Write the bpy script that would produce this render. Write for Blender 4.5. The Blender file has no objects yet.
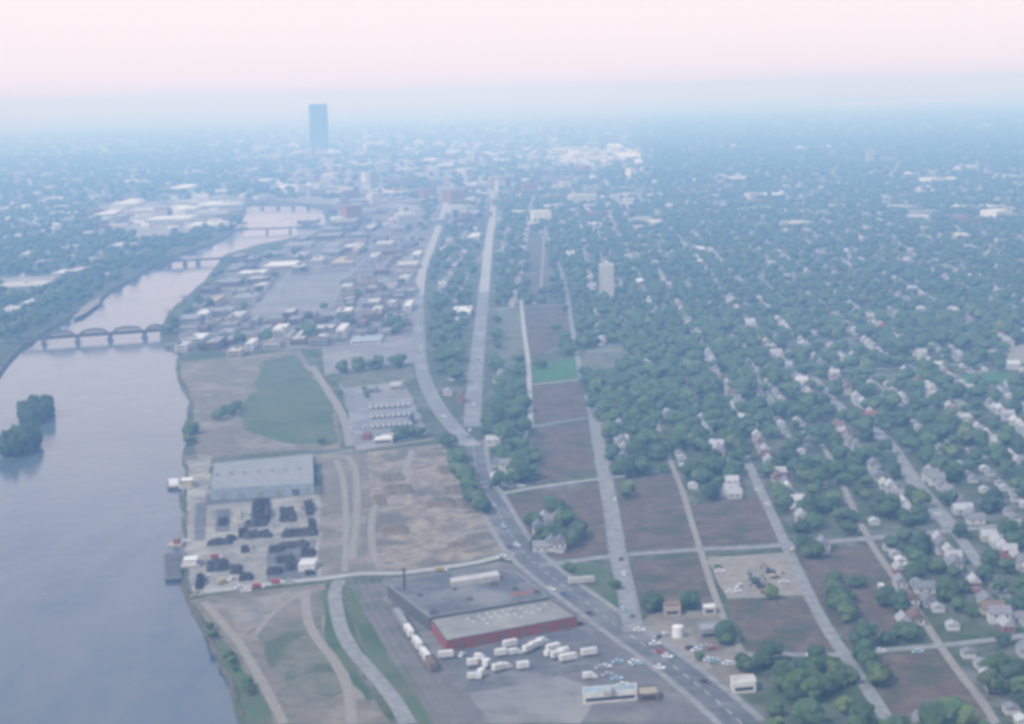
import bpy, math, random
import numpy as np
from mathutils import Vector, Matrix, noise
from mathutils.geometry import tessellate_polygon
random.seed(7); rng = np.random.default_rng(11)
scn = bpy.context.scene
COL = scn.collection
R = math.radians

# ------------------------------------------------------------------ camera
H = 262.0; FPX = 1700.0; HY = 92.0; ROLL = R(1.5)
PIT = math.atan((362 - HY) / FPX)
def G(px, py, z=0.0):
    """the point of the world at height z that the photograph shows at this pixel"""
    x = px - 512; y = 362 - py
    a = x*math.cos(ROLL) + y*math.sin(ROLL); b = -x*math.sin(ROLL) + y*math.cos(ROLL)
    dx, dy, dz = a, FPX*math.cos(PIT) + b*math.sin(PIT), -FPX*math.sin(PIT) + b*math.cos(PIT)
    t = (z - H) / dz
    return Vector((dx*t, dy*t, z))
def P(x, y, z=0.0):
    """inverse of G"""
    vx, vy, vz = x, y, z - H
    f = vy*math.cos(PIT) - vz*math.sin(PIT); u = vy*math.sin(PIT) + vz*math.cos(PIT)
    if f <= 1: return (-9999., 9999.)
    a = vx*FPX/f; b = u*FPX/f
    X = a*math.cos(ROLL) - b*math.sin(ROLL); Y = a*math.sin(ROLL) + b*math.cos(ROLL)
    return (512 + X, 362 - Y)
cam_d = bpy.data.cameras.new('camera'); cam = bpy.data.objects.new('camera', cam_d); COL.objects.link(cam)
cam_d.sensor_width = 36; cam_d.lens = 36*FPX/1024; cam_d.clip_start = 1; cam_d.clip_end = 120000
U0 = Vector((0, math.sin(PIT), math.cos(PIT))); R0 = Vector((1, 0, 0)); FW = Vector((0, math.cos(PIT), -math.sin(PIT)))
cR = R0*math.cos(ROLL) - U0*math.sin(ROLL); cU = R0*math.sin(ROLL) + U0*math.cos(ROLL)
m = Matrix((cR, cU, -FW)).transposed().to_4x4(); m.translation = (0, 0, H); cam.matrix_world = m
scn.camera = cam

# ------------------------------------------------------------------ light and air
SUN_EL, SUN_AZ = R(46), R(-130)          # azimuth from +Y, clockwise positive
w = bpy.data.worlds.new('World'); scn.world = w; w.use_nodes = True
nt = w.node_tree; bg = nt.nodes['Background']
sky = nt.nodes.new('ShaderNodeTexSky'); sky.sky_type = 'NISHITA'; sky.sun_disc = False
sky.sun_elevation = SUN_EL; sky.sun_rotation = SUN_AZ; sky.dust_density = 4.0; sky.air_density = 1.0; sky.ozone_density = 1.0
tc = nt.nodes.new('ShaderNodeTexCoord'); sx = nt.nodes.new('ShaderNodeSeparateXYZ')
nt.links.new(tc.outputs['Generated'], sx.inputs[0])
def wmix(fac, a, b):
    x = nt.nodes.new('ShaderNodeMix'); x.data_type = 'RGBA'
    for k, q in ((0, fac), (6, a), (7, b)):
        if isinstance(q, (tuple, float)): x.inputs[k].default_value = q
        else: nt.links.new(q, x.inputs[k])
    return x.outputs[2]
mrw = nt.nodes.new('ShaderNodeMapRange'); nt.links.new(sx.outputs[2], mrw.inputs[0]); mrw.inputs[1].default_value = .18; mrw.inputs[2].default_value = .55
veil = wmix(mrw.outputs[0], (9.9, 8.75, 9.0, 1), (5.0, 6.2, 8.6, 1))     # thin overcast: pinkish low down, blue-white overhead
nt.links.new(wmix(.85, sky.outputs[0], veil), bg.inputs[0])
bg.inputs[1].default_value = 0.15
sd = bpy.data.lights.new('sun', 'SUN'); sd.energy = 4.0; sd.angle = R(0.8); sd.color = (.96, .975, 1)
sun = bpy.data.objects.new('sun', sd); COL.objects.link(sun)
sdir = Vector((math.sin(SUN_AZ)*math.cos(SUN_EL), math.cos(SUN_AZ)*math.cos(SUN_EL), math.sin(SUN_EL)))
sun.rotation_euler = sdir.to_track_quat('Z', 'Y').to_euler(); sun.location = (0, 0, 900)
scn.view_settings.view_transform = 'Standard'; scn.view_settings.look = 'None'
scn.view_settings.exposure = -0.33; scn.view_settings.gamma = 1.0; scn.view_settings.use_curve_mapping = False
scn.render.engine = 'CYCLES'
scn.cycles.use_denoising = True
scn.cycles.max_bounces = 4; scn.cycles.diffuse_bounces = 2; scn.cycles.glossy_bounces = 2; scn.cycles.volume_bounces = 2
scn.cycles.filter_width = 3.6

# ------------------------------------------------------------------ tags, materials
def tag(o, label=None, cat=None, group=None, kind=None):
    if label: o['label'] = label
    if cat: o['category'] = cat
    if group: o['group'] = group
    if kind: o['kind'] = kind
    return o
MATS = {}
def mat(name, c, rough=.8, spec=.3, vary=0.0, nscale=None, c2=None, metal=0.0, c3=None, s3=None, th=(.42, .6), bump=0.0, th3=(.5, .62)):
    """procedural surface: colour c with clumps of c2 (noise at nscale metres) and of c3 (at s3 metres)"""
    if name in MATS: return MATS[name]
    mt = bpy.data.materials.new(name); mt.use_nodes = True; t = mt.node_tree; n = t.nodes; L = t.links
    b = n['Principled BSDF']; b.inputs['Roughness'].default_value = rough; b.inputs['Metallic'].default_value = metal
    b.inputs['Specular IOR Level'].default_value = spec
    rgb = n.new('ShaderNodeRGB'); rgb.outputs[0].default_value = (*c, 1); out = rgb.outputs[0]
    geo = n.new('ShaderNodeNewGeometry')
    def layer(out, col, size, th, detail=5):
        ns = n.new('ShaderNodeTexNoise'); ns.inputs['Scale'].default_value = 1.0/size; ns.inputs['Detail'].default_value = detail
        ns.inputs['Roughness'].default_value = .62
        L.new(geo.outputs['Position'], ns.inputs['Vector'])
        mr = n.new('ShaderNodeMapRange'); mr.inputs[1].default_value = th[0]; mr.inputs[2].default_value = th[1]
        L.new(ns.outputs[0], mr.inputs[0])
        mx = n.new('ShaderNodeMix'); mx.data_type = 'RGBA'; L.new(mr.outputs[0], mx.inputs[0])
        L.new(out, mx.inputs[6]); mx.inputs[7].default_value = (*col, 1)
        return mx.outputs[2], ns
    ns = None
    if c2 and nscale: out, ns = layer(out, c2, nscale, th)
    if c3 and s3: out, _ = layer(out, c3, s3, th3)
    if vary:
        oi = n.new('ShaderNodeObjectInfo'); mr = n.new('ShaderNodeMapRange')
        mr.inputs[3].default_value = 1 - vary; mr.inputs[4].default_value = 1 + vary
        L.new(oi.outputs['Random'], mr.inputs[0])
        hv = n.new('ShaderNodeHueSaturation'); L.new(mr.outputs[0], hv.inputs['Value']); L.new(out, hv.inputs['Color']); out = hv.outputs[0]
    if bump and ns:
        bp = n.new('ShaderNodeBump'); bp.inputs['Strength'].default_value = .6; bp.inputs['Distance'].default_value = bump
        L.new(ns.outputs[0], bp.inputs['Height']); L.new(bp.outputs[0], b.inputs['Normal'])
    L.new(out, b.inputs['Base Color'])
    MATS[name] = mt
    return mt

# ------------------------------------------------------------------ mesh helpers
class MB:
    def __init__(s): s.v = []; s.f = []; s.mi = []
    def add(s, vs, fs, mi=0):
        o = len(s.v); s.v.extend([tuple(q) for q in vs]); s.f.extend([tuple(i + o for i in f) for f in fs]); s.mi.extend([mi]*len(fs)); return s
    def box(s, x0, x1, y0, y1, z0, z1, mi=0, rot=0, at=(0, 0, 0), taper=1.0):
        cx, cy = (x0 + x1)/2, (y0 + y1)/2
        vs = [(x0, y0, z0), (x1, y0, z0), (x1, y1, z0), (x0, y1, z0)] + [(cx + (x - cx)*taper, cy + (y - cy)*taper, z1) for x, y in ((x0, y0), (x1, y0), (x1, y1), (x0, y1))]
        c, q = math.cos(rot), math.sin(rot)
        vs = [(at[0] + x*c - y*q, at[1] + x*q + y*c, at[2] + z) for x, y, z in vs]
        return s.add(vs, [(3, 2, 1, 0), (4, 5, 6, 7), (0, 1, 5, 4), (1, 2, 6, 5), (2, 3, 7, 6), (3, 0, 4, 7)], mi)
    def prism(s, poly, z0, z1, mi=0, top=True, bottom=True):
        a = sum(poly[i][0]*poly[(i+1) % len(poly)][1] - poly[(i+1) % len(poly)][0]*poly[i][1] for i in range(len(poly)))
        if a < 0: poly = poly[::-1]
        n = len(poly); vs = [(p[0], p[1], z0) for p in poly] + [(p[0], p[1], z1) for p in poly]
        fs = [(i, (i+1) % n, n + (i+1) % n, n + i) for i in range(n)]
        tri = tessellate_polygon([[Vector((p[0], p[1], 0)) for p in poly]])
        for t in tri:
            t = list(t); A, B, C_ = [Vector(poly[i][:2]) for i in t]
            if (B - A).cross(C_ - A) < 0: t = t[::-1]
            if top: fs.append(tuple(n + i for i in t))
            if bottom: fs.append(tuple(reversed(t)))
        return s.add(vs, fs, mi)
    def tube(s, p, q, r0, r1=None, n=8, mi=0):
        r1 = r0 if r1 is None else r1
        p, q = Vector(p), Vector(q); d = (q - p).normalized(); a = d.orthogonal().normalized(); b = d.cross(a)
        vs = [p + (a*math.cos(2*math.pi*i/n) + b*math.sin(2*math.pi*i/n))*r0 for i in range(n)] + [q + (a*math.cos(2*math.pi*i/n) + b*math.sin(2*math.pi*i/n))*r1 for i in range(n)]
        return s.add(vs, [(i, (i+1) % n, n + (i+1) % n, n + i) for i in range(n)] + [tuple(range(n))[::-1], tuple(range(n, 2*n))], mi)
    def mesh(s, name, mats, smooth=False):
        me = bpy.data.meshes.new(name); me.from_pydata(s.v, [], s.f)
        for x in (mats if isinstance(mats, (list, tuple)) else [mats]): me.materials.append(x)
        if any(s.mi): me.polygons.foreach_set('material_index', s.mi)
        if smooth: me.polygons.foreach_set('use_smooth', [True]*len(s.f))
        me.update(); return me
    def build(s, name, mats, parent=None, smooth=False, loc=None, rot=0):
        return put(name, s.mesh(name, mats, smooth), parent, loc, rot)
def put(name, me, parent=None, loc=None, rot=0):
    o = bpy.data.objects.new(name, me); COL.objects.link(o)
    if parent is not None: o.parent = parent
    if loc is not None: o.location = loc
    if rot: o.rotation_euler = (0, 0, rot)
    return o
def empty(name, loc, rot=0):
    o = bpy.data.objects.new(name, None); COL.objects.link(o); o.location = loc; o.rotation_euler = (0, 0, rot); o.empty_display_size = .5
    return o
def copy_tree(src, loc, rot=0, sc=None, kids=True):
    r = src.copy(); COL.objects.link(r); r.location = loc; r.rotation_euler = (0, 0, rot)
    if sc is not None: r.scale = (sc, sc, sc) if not hasattr(sc, '__len__') else sc
    if kids:
        for ch in src.children:
            c = ch.copy(); COL.objects.link(c); c.parent = r
            for g in ch.children:
                d = g.copy(); COL.objects.link(d); d.parent = c
    return r
def smooth_line(pts, sub=8):
    pts = [Vector(p[:2]) for p in pts]
    if len(pts) < 3: return pts
    out = []; q = [pts[0]*2 - pts[1]] + pts + [pts[-1]*2 - pts[-2]]
    for i in range(1, len(q) - 2):
        p0, p1, p2, p3 = q[i-1:i+3]
        for k in range(sub):
            t = k/sub
            out.append(.5*((2*p1) + (p2 - p0)*t + (2*p0 - 5*p1 + 4*p2 - p3)*t*t + (3*p1 - p0 - 3*p2 + p3)*t**3))
    out.append(pts[-1]); return out
def ribbon(mb, pts, wd, z, off=0.0, mi=0, thick=0.0, smooth=True):
    """a strip of width wd along ground points"""
    l = smooth_line(pts) if smooth else [Vector(p[:2]) for p in pts]
    n = len(l); vs = []
    for i, p in enumerate(l):
        d = (l[min(i+1, n-1)] - l[max(i-1, 0)]).normalized(); nn = Vector((-d.y, d.x)); ww = wd[0] + (wd[1] - wd[0])*i/(n-1) if hasattr(wd, '__len__') else wd
        for sgn in (1, -1):
            q = p + nn*(off + sgn*ww/2); vs.append((q.x, q.y, z))
    fs = [(2*i+1, 2*i+3, 2*i+2, 2*i) for i in range(n-1)]
    if thick:
        o = 2*n; vs += [(x, y, z - thick) for x, y, _ in vs]
        fs += [(2*i, 2*i+2, o+2*i+2, o+2*i) for i in range(n-1)] + [(2*i+3, 2*i+1, o+2*i+1, o+2*i+3) for i in range(n-1)]
    mb.add(vs, fs, mi); return l
def inpoly(x, y, poly):
    c = False; n = len(poly); j = n - 1
    for i in range(n):
        xi, yi = poly[i]; xj, yj = poly[j]
        if (yi > y) != (yj > y) and x < (xj - xi)*(y - yi)/(yj - yi) + xi: c = not c
        j = i
    return c
def GP(pts, z=0): return [tuple(G(a, b, z)[:2]) for a, b in pts]
def wobble(poly, amp=2.5, step=12):
    """subdivide an outline and make its edge uneven"""
    out = []; n = len(poly)
    for i in range(n):
        a, b = Vector(poly[i]), Vector(poly[(i+1) % n]); k = max(1, int((b - a).length/step))
        for j in range(k):
            p = a.lerp(b, j/k); q = noise.noise_vector(Vector((p.x*.05, p.y*.05, 3)))
            out.append((p.x + q.x*amp, p.y + q.y*amp))
    return out

# ------------------------------------------------------------------ materials
M = {}
M['land'] = mat('land', (.075, .095, .05), .95, .1, nscale=55, c2=(.16, .15, .14), c3=(.05, .07, .035), s3=14, th=(.45, .62), th3=(.45, .6))
M['bank'] = mat('bank_soil', (.14, .12, .09), .95, .1, nscale=8, c2=(.08, .09, .05))
M['asphalt'] = mat('asphalt', (.20, .20, .21), .85, .3, nscale=9, c2=(.155, .155, .165), c3=(.26, .26, .26), s3=40)
M['asphalt_dark'] = mat('asphalt_dark', (.12, .12, .125), .85, .3, nscale=7, c2=(.085, .085, .09), c3=(.17, .165, .16), s3=30)
M['street'] = mat('street', (.25, .245, .24), .9, .2, nscale=6, c2=(.18, .18, .175))
M['concrete'] = mat('concrete', (.36, .35, .33), .85, .3, nscale=5, c2=(.29, .28, .27))
M['gravel_road'] = mat('gravel_road', (.26, .24, .21), .95, .1, nscale=5, c2=(.23, .2, .165))
M['dirt_brown'] = mat('dirt_brown', (.10, .074, .058), .95, .1, nscale=9, c2=(.145, .11, .087), c3=(.065, .07, .042), s3=28, th=(.44, .62), th3=(.5, .62))
M['dirt_grey'] = mat('dirt_grey', (.185, .16, .13), .95, .1, nscale=9, c2=(.135, .125, .10), c3=(.235, .205, .17), s3=30, th3=(.5, .62))
M['dirt_tan'] = mat('dirt_tan', (.29, .24, .185), .95, .1, nscale=11, c2=(.175, .145, .12), c3=(.12, .11, .09), s3=34, th=(.42, .58), th3=(.5, .6), bump=.5)
M['sand'] = mat('sand', (.27, .24, .20), .95, .1, nscale=7, c2=(.21, .185, .155))
M['grass'] = mat('grass_field', (.075, .115, .06), .95, .1, nscale=24, c2=(.12, .12, .08), c3=(.055, .09, .045), s3=60, th=(.4, .68))
M['grass_bright'] = mat('grass_bright', (.05, .15, .055), .95, .1, nscale=12, c2=(.06, .12, .05))
M['scrub'] = mat('scrub', (.12, .125, .09), .95, .1, nscale=9, c2=(.165, .155, .12), c3=(.08, .10, .06), s3=22, th3=(.5, .6))
M['rail_bed'] = mat('rail_bed', (.13, .12, .115), .95, .1, nscale=5, c2=(.17, .155, .145), c3=(.1, .105, .08), s3=20)
M['rail'] = mat('rail_steel', (.25, .22, .2), .5, .5)
M['yard'] = mat('yard', (.27, .25, .22), .95, .1, nscale=9, c2=(.18, .17, .155), c3=(.33, .31, .27), s3=30)
M['lot_grey'] = mat('lot_grey', (.21, .2, .195), .9, .2, nscale=14, c2=(.165, .16, .155), c3=(.25, .235, .22), s3=50)
M['industrial'] = mat('industrial_ground', (.17, .15, .145), .95, .15, nscale=22, c2=(.11, .095, .09), c3=(.21, .2, .19), s3=45, th=(.42, .55), th3=(.5, .58))
M['graded'] = mat('graded_earth', (.235, .205, .17), .95, .1, nscale=10, c2=(.16, .15, .13), c3=(.26, .245, .22), s3=26)
M['lot_dark'] = mat('worn_asphalt_lot', (.15, .14, .135), .9, .2, nscale=12, c2=(.115, .11, .108), c3=(.20, .185, .17), s3=30)
M['paint'] = mat('road_paint', (.75, .75, .7), .7)
M['steel_dark'] = mat('bridge_steel', (.05, .05, .055), .6, .4, nscale=3, c2=(.09, .075, .06))
M['pier'] = mat('pier_stone', (.13, .125, .12), .9, nscale=4, c2=(.08, .08, .08))
M['deck'] = mat('bridge_deck', (.12, .12, .12), .9)
M['wood'] = mat('weathered_wood', (.09, .075, .06), .9, nscale=1.5, c2=(.06, .05, .04))
M['glass_dark'] = mat('dark_glass', (.03, .035, .045), .25, .5)
M['rubber'] = mat('rubber', (.02, .02, .02), .9)
M['bark'] = mat('bark', (.07, .055, .04), .95, .1, nscale=.6, c2=(.045, .035, .028))
def leafmat(name, a, b, c):
    mt = mat(name, a, .75, .15, vary=.22, nscale=1.7, c2=b, c3=c, s3=16, th=(.38, .62), th3=(.42, .62)); return mt
LEAF = {'dark green': leafmat('leaf_dark', (.042, .076, .036), (.058, .098, .044), (.05, .086, .05)),
        'mid green': leafmat('leaf_mid', (.045, .088, .03), (.07, .12, .042), (.055, .085, .04)),
        'yellowish green': leafmat('leaf_spring', (.085, .12, .04), (.12, .155, .055), (.075, .11, .045))}
M['leaf_mass'] = mat('leaf_mass', (.036, .066, .027), .8, .12, nscale=30, c2=(.068, .112, .038), c3=(.055, .08, .04), s3=140, th=(.4, .64), th3=(.45, .6))

# water
wm = bpy.data.materials.new('river_water'); wm.use_nodes = True; t = wm.node_tree; b = t.nodes['Principled BSDF']
b.inputs['Base Color'].default_value = (.085, .11, .14, 1); b.inputs['Roughness'].default_value = .08; b.inputs['IOR'].default_value = 1.33
geo = t.nodes.new('ShaderNodeNewGeometry')
bpn = None
for sc_, st in ((1/3.0, .15), (1/14.0, .5), (1/60., .8)):
    ns = t.nodes.new('ShaderNodeTexNoise'); ns.inputs['Scale'].default_value = sc_; ns.inputs['Detail'].default_value = 4
    t.links.new(geo.outputs['Position'], ns.inputs['Vector'])
    bp = t.nodes.new('ShaderNodeBump'); bp.inputs['Strength'].default_value = .5; bp.inputs['Distance'].default_value = st
    t.links.new(ns.outputs[0], bp.inputs['Height'])
    if bpn: t.links.new(bpn.outputs[0], bp.inputs['Normal'])
    bpn = bp
t.links.new(bpn.outputs[0], b.inputs['Normal'])
mp = t.nodes.new('ShaderNodeMapping'); mp.inputs['Scale'].default_value = (.02, .006, 1); mp.inputs['Rotation'].default_value = (0, 0, .5); t.links.new(geo.outputs['Position'], mp.inputs['Vector'])
wn = t.nodes.new('ShaderNodeTexNoise'); wn.inputs['Scale'].default_value = 1.0; wn.inputs['Detail'].default_value = 7; wn.inputs['Roughness'].default_value = .65; t.links.new(mp.outputs[0], wn.inputs['Vector'])
wr_ = t.nodes.new('ShaderNodeMapRange'); wr_.inputs[1].default_value = .4; wr_.inputs[2].default_value = .62; wr_.inputs[3].default_value = .04; wr_.inputs[4].default_value = .17; t.links.new(wn.outputs[0], wr_.inputs[0]); t.links.new(wr_.outputs[0], b.inputs['Roughness'])
wc = t.nodes.new('ShaderNodeMix'); wc.data_type = 'RGBA'; wc.inputs[6].default_value = (.05, .08, .115, 1); wc.inputs[7].default_value = (.105, .125, .145, 1)
wn2 = t.nodes.new('ShaderNodeMapRange'); wn2.inputs[1].default_value = .38; wn2.inputs[2].default_value = .64; t.links.new(wn.outputs[0], wn2.inputs[0]); t.links.new(wn2.outputs[0], wc.inputs[0]); t.links.new(wc.outputs[2], b.inputs['Base Color'])
M['water'] = wm

# ------------------------------------------------------------------ land and river
RB = [(243, 720), (238, 704), (232, 682), (219, 656), (210, 640), (196, 615), (186, 595), (187, 570), (185, 545), (183, 520), (184, 497), (187, 470), (186, 448), (184, 434), (189, 420), (190, 405), (186, 392), (178, 379), (177, 367), (183, 357), (168, 346), (161, 338), (164, 325), (173, 311), (185, 300), (205, 283), (216, 268), (226, 256), (255, 247), (290, 240), (318, 234), (327, 222), (322, 209), (300, 205), (265, 204), (247, 206)]
LB = [(241, 222), (228, 238), (205, 247), (172, 258), (150, 268), (130, 282), (112, 291), (96, 304), (70, 318), (42, 335), (22, 349), (0, 375), (-40, 425)]
WZ = -3.5
river = [(-95, 300), (-60, -1900)][::-1] + [tuple(G(a, b, WZ)[:2]) for a, b in RB + LB] + [(-520, 900), (-500, 300), (-480, -1900)]
rr = []
for i, p in enumerate(river):
    q = river[(i+1) % len(river)]; k = 3 if 2 <= i < len(RB) + len(LB) else 1
    for j in range(k):
        a = Vector(p).lerp(Vector(q), j/k); nz = noise.noise_vector(Vector((a.x*.02, a.y*.02, 1)))
        s_ = 5 if (j and k > 1) else 0
        rr.append((a.x + nz.x*s_, a.y + nz.y*s_))
river = rr
WZ = -3.5
X0, X1, Y0, Y1 = -19000, 19000, -1900, 47000
mb = MB()
outer = [(X0, Y0), (river[-1][0], Y0)] + river[::-1][1:-1] + [(river[0][0], Y0), (X1, Y0), (X1, Y1), (X0, Y1)]
tri = tessellate_polygon([[Vector((x, y, 0)) for x, y in outer]])
fs = []
for tr in tri:
    tr = list(tr); A, B, C_ = [Vector(outer[i]) for i in tr]
    if (B - A).cross(C_ - A) < 0: tr = tr[::-1]
    fs.append(tuple(tr))
mb.add([(x, y, 0) for x, y in outer], fs, 0)
n = len(river)
cx_ = None
def toward(i, d):
    a, b = Vector(river[max(i-1, 0)]), Vector(river[min(i+1, n-1)]); t_ = (b - a).normalized()
    return Vector(river[i]) + Vector((-t_.y, t_.x))*d
vs = [(x, y, 0) for x, y in river] + [(*toward(i, 1.5), WZ - 1.0) for i in range(n)]
mb.add(vs, [(i, i+1, n+i+1, n+i) for i in range(n-1)], 1)
mb.build('ground', [M['land'], M['bank']]); tag(bpy.data.objects['ground'], kind='structure')
mb = MB(); mb.prism([(-1500, -1850), (40, -1850), (40, 1200), (-200, 4600), (-1500, 4600)], WZ - .5, WZ)
tag(mb.build('river_water', M['water']), kind='structure')
RIVPX = RB + LB + [(-300, 520), (-300, 724)]

LAYER = [0.03]
BLOCKED = []      # pixel outlines where nothing is scattered
def lot(name, px, m, label=None, z=None, block=True, amp=3.0):
    LAYER[0] += .002
    mb = MB(); poly = wobble(GP(px), amp); mb.prism(poly, .0, z or LAYER[0], bottom=False)
    o = tag(mb.build(name, M[m]), label, kind='structure')
    if block: BLOCKED.append(px)
    return o

# ------------------------------------------------------------------ the street grid of the district
OG = G(787, 546)                          # a street corner of the grid
E1 = (G(958, 532) - G(618, 555)); E1 = E1/E1.length*1.0
E2 = Vector((.028, 1, 0)).normalized()
US, VS = 101.0, 193.0
E1 = E1/abs(E1.x)                          # one metre east along the cross streets
def grid(u, v):
    """u in streets (100 m apart), v in blocks (193 m) away from the corner"""
    p = OG + E1*(u*US) + E2*(v*VS); return p
def ugrid(x, y):
    d = Vector((x - OG.x, y - OG.y)); det = E1.x*E2.y - E1.y*E2.x
    return ((d.x*E2.y - d.y*E2.x)/det/US, (E1.x*d.y - E1.y*d.x)/det/VS)
RL = [.14]
ROADS_W = []       # world polylines with half widths, for keeping things off them
def road(name, px, wd, m, z=.10, walk=None, shade=0, label=None, world=False):
    pts = [Vector(p) for p in px] if world else [G(a, b).to_2d() for a, b in px]
    mb = MB(); RL[0] += .003; z = RL[0]
    l = ribbon(mb, pts, wd, z, 0, 0, thick=.12)
    o = tag(mb.build(name, M[m]), label, kind='structure')
    if walk:
        for sg in (1, -1):
            mb = MB(); hw = (wd if not hasattr(wd, '__len__') else (wd[0]+wd[1])/2)/2
            ribbon(mb, pts, walk, z + .16, sg*(hw + walk/2 + .1), 0, thick=.24)
            tag(mb.build('sidewalk', M['street']), kind='structure')
    hw = (max(wd) if hasattr(wd, '__len__') else wd)/2
    ROADS_W.append((l, hw + (9 if name in ('main_road', 'avenue') and pts[0].y > 1000 else 0), shade)); return l
MAIN = [(742, 724), (712, 697), (672, 665), (627, 633), (585, 602), (555, 580), (527, 556), (508, 530), (494, 505), (484, 488), (476, 468), (473, 440), (473, 410), (476, 370), (480, 330), (484, 290)]
WASH = [(473, 446), (457, 431), (442, 413), (429, 390), (421, 365), (419, 330), (419, 294)]

lot('industrial_ground', [(178, 320), (230, 264), (292, 247), (332, 234), (440, 206), (424, 262), (416, 300), (416, 340), (325, 348), (180, 352)], 'industrial', block=False)
lot('city_ground', [(250, 142), (520, 140), (520, 180), (500, 196), (432, 202), (330, 206), (250, 196)], 'lot_grey', block=False)
lot('city_ground', [(518, 150), (640, 147), (642, 170), (600, 176), (520, 178)], 'sand', block=False)
lot('field', [(180, 362), (245, 356), (300, 350), (320, 378), (336, 402), (340, 448), (262, 453), (200, 458), (190, 440), (192, 425), (195, 405), (188, 390), (182, 378)], 'dirt_grey', 'grey brown field by the river')
lot('field', [(262, 362), (296, 354), (318, 380), (334, 404), (336, 444), (285, 444), (243, 430), (240, 402), (255, 392)], 'grass', 'green field by the river bend', amp=7)
lot('parking_ground', [(322, 348), (413, 339), (414, 363), (325, 376)], 'lot_grey')
lot('yard_ground', [(340, 385), (402, 378), (412, 400), (428, 434), (385, 446), (356, 450), (350, 420)], 'asphalt')
lot('yard_ground', [(360, 381), (404, 380), (407, 398), (364, 402)], 'lot_grey')
lot('verge_grass', [(330, 378), (412, 366), (416, 380), (345, 388)], 'scrub')
lot('construction_dirt', [(366, 452), (442, 444), (458, 462), (478, 500), (500, 540), (505, 552), (440, 567), (375, 572), (366, 520)], 'dirt_tan')
lot('track_dirt', [(316, 456), (366, 452), (376, 572), (320, 578)], 'dirt_grey')
lot('yard_ground', [(188, 460), (212, 456), (208, 500), (207, 590), (190, 592), (187, 560), (188, 500)], 'yard')
lot('yard_ground', [(200, 490), (320, 486), (322, 580), (200, 594)], 'yard')
lot('river_flat', [(192, 600), (205, 597), (325, 583), (337, 640), (362, 680), (392, 724), (272, 724), (262, 704), (245, 672), (222, 640)], 'dirt_grey')
lot('river_flat', [(225, 604), (290, 590), (318, 588), (262, 625), (240, 640)], 'graded', amp=4)
lot('river_flat', [(262, 628), (318, 616), (330, 650), (345, 690), (330, 700), (290, 690), (265, 660)], 'scrub', amp=5)
lot('bank_grass', [(203, 622), (222, 640), (236, 655), (262, 700), (276, 724), (247, 724), (236, 690), (216, 650)], 'grass', amp=4)
lot('railway_ground', [(346, 585), (385, 582), (425, 640), (462, 690), (482, 724), (412, 724), (375, 672), (352, 630)], 'rail_bed')
lot('verge_grass', [(347, 588), (356, 588), (378, 640), (420, 695), (435, 724), (420, 724), (398, 698), (366, 655), (350, 620)], 'grass', amp=3)
lot('verge_grass', [(320, 590), (328, 590), (332, 622), (350, 662), (376, 700), (370, 705), (345, 672), (326, 640)], 'grass', amp=3)
lot('warehouse_lot', [(384, 580), (500, 562), (520, 564), (560, 598), (610, 632), (700, 700), (722, 724), (482, 724), (425, 648), (384, 600)], 'lot_dark')
lot('warehouse_lot', [(440, 652), (570, 622), (606, 650), (600, 668), (470, 692)], 'asphalt_dark')
lot('warehouse_lot', [(468, 694), (560, 676), (600, 690), (580, 724), (490, 724)], 'lot_grey')
lot('brown_lot', [(503, 497), (602, 483), (613, 552), (560, 560), (532, 546)], 'dirt_brown', 'brown cleared block beside the main road')
lot('brown_lot', [(614, 480), (676, 474), (697, 546), (626, 552)], 'dirt_brown')
lot('brown_lot', [(684, 506), (762, 496), (783, 542), (704, 548)], 'dirt_brown')
lot('brown_lot', [(632, 563), (702, 557), (723, 606), (638, 610)], 'dirt_brown', 'dark brown cleared block')
lot('sand_lot', [(707, 557), (789, 553), (809, 596), (727, 598)], 'sand', 'tan sandy lot with machines')
lot('brown_lot', [(728, 600), (808, 598), (833, 651), (754, 655)], 'dirt_brown')
lot('brown_lot', [(531, 430), (587, 421), (594, 471), (536, 484)], 'dirt_brown')
lot('brown_lot', [(533, 387), (582, 382), (587, 417), (532, 424)], 'dirt_brown')
lot('green_lot', [(533, 364), (575, 359), (580, 378), (534, 382)], 'grass_bright', 'bright green block')
lot('brown_lot', [(527, 308), (562, 306), (572, 336), (530, 360)], 'dirt_brown')
lot('green_lot', [(575, 350), (622, 345), (630, 373), (583, 378)], 'scrub')
lot('brown_lot', [(498, 310), (520, 309), (526, 360), (498, 375)], 'scrub')
lot('brown_lot', [(526, 236), (545, 235), (556, 292), (529, 300)], 'dirt_brown')
lot('brown_lot', [(800, 554), (868, 545), (906, 582), (914, 632), (850, 648), (818, 600)], 'dirt_brown', 'brown cleared block with scattered trees')
lot('brown_lot', [(870, 656), (938, 650), (976, 700), (992, 724), (890, 724)], 'dirt_brown')
lot('green_lot', [(546, 566), (608, 563), (622, 612), (598, 604), (570, 586)], 'grass')
lot('gravel_lot', [(634, 630), (650, 612), (722, 610), (750, 655), (760, 690), (735, 696), (690, 668)], 'dirt_grey')
lot('gravel_lot', [(645, 634), (690, 628), (700, 650), (712, 668), (690, 668)], 'sand')
lot('storage_ground', [(280, 278), (350, 272), (334, 305), (310, 318), (245, 318)], 'lot_grey')
lot('parking_ground', [(0, 278), (55, 275), (58, 292), (0, 296)], 'yard')
lot('storage_ground', [(98, 205), (245, 196), (238, 222), (150, 240), (100, 232)], 'yard')
lot('green_lot', [(955, 375), (1010, 372), (1014, 383), (960, 386)], 'grass_bright', block=True)
lot('sand_lot', [(1008, 348), (1040, 340), (1046, 372), (1012, 366)], 'sand')
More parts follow.
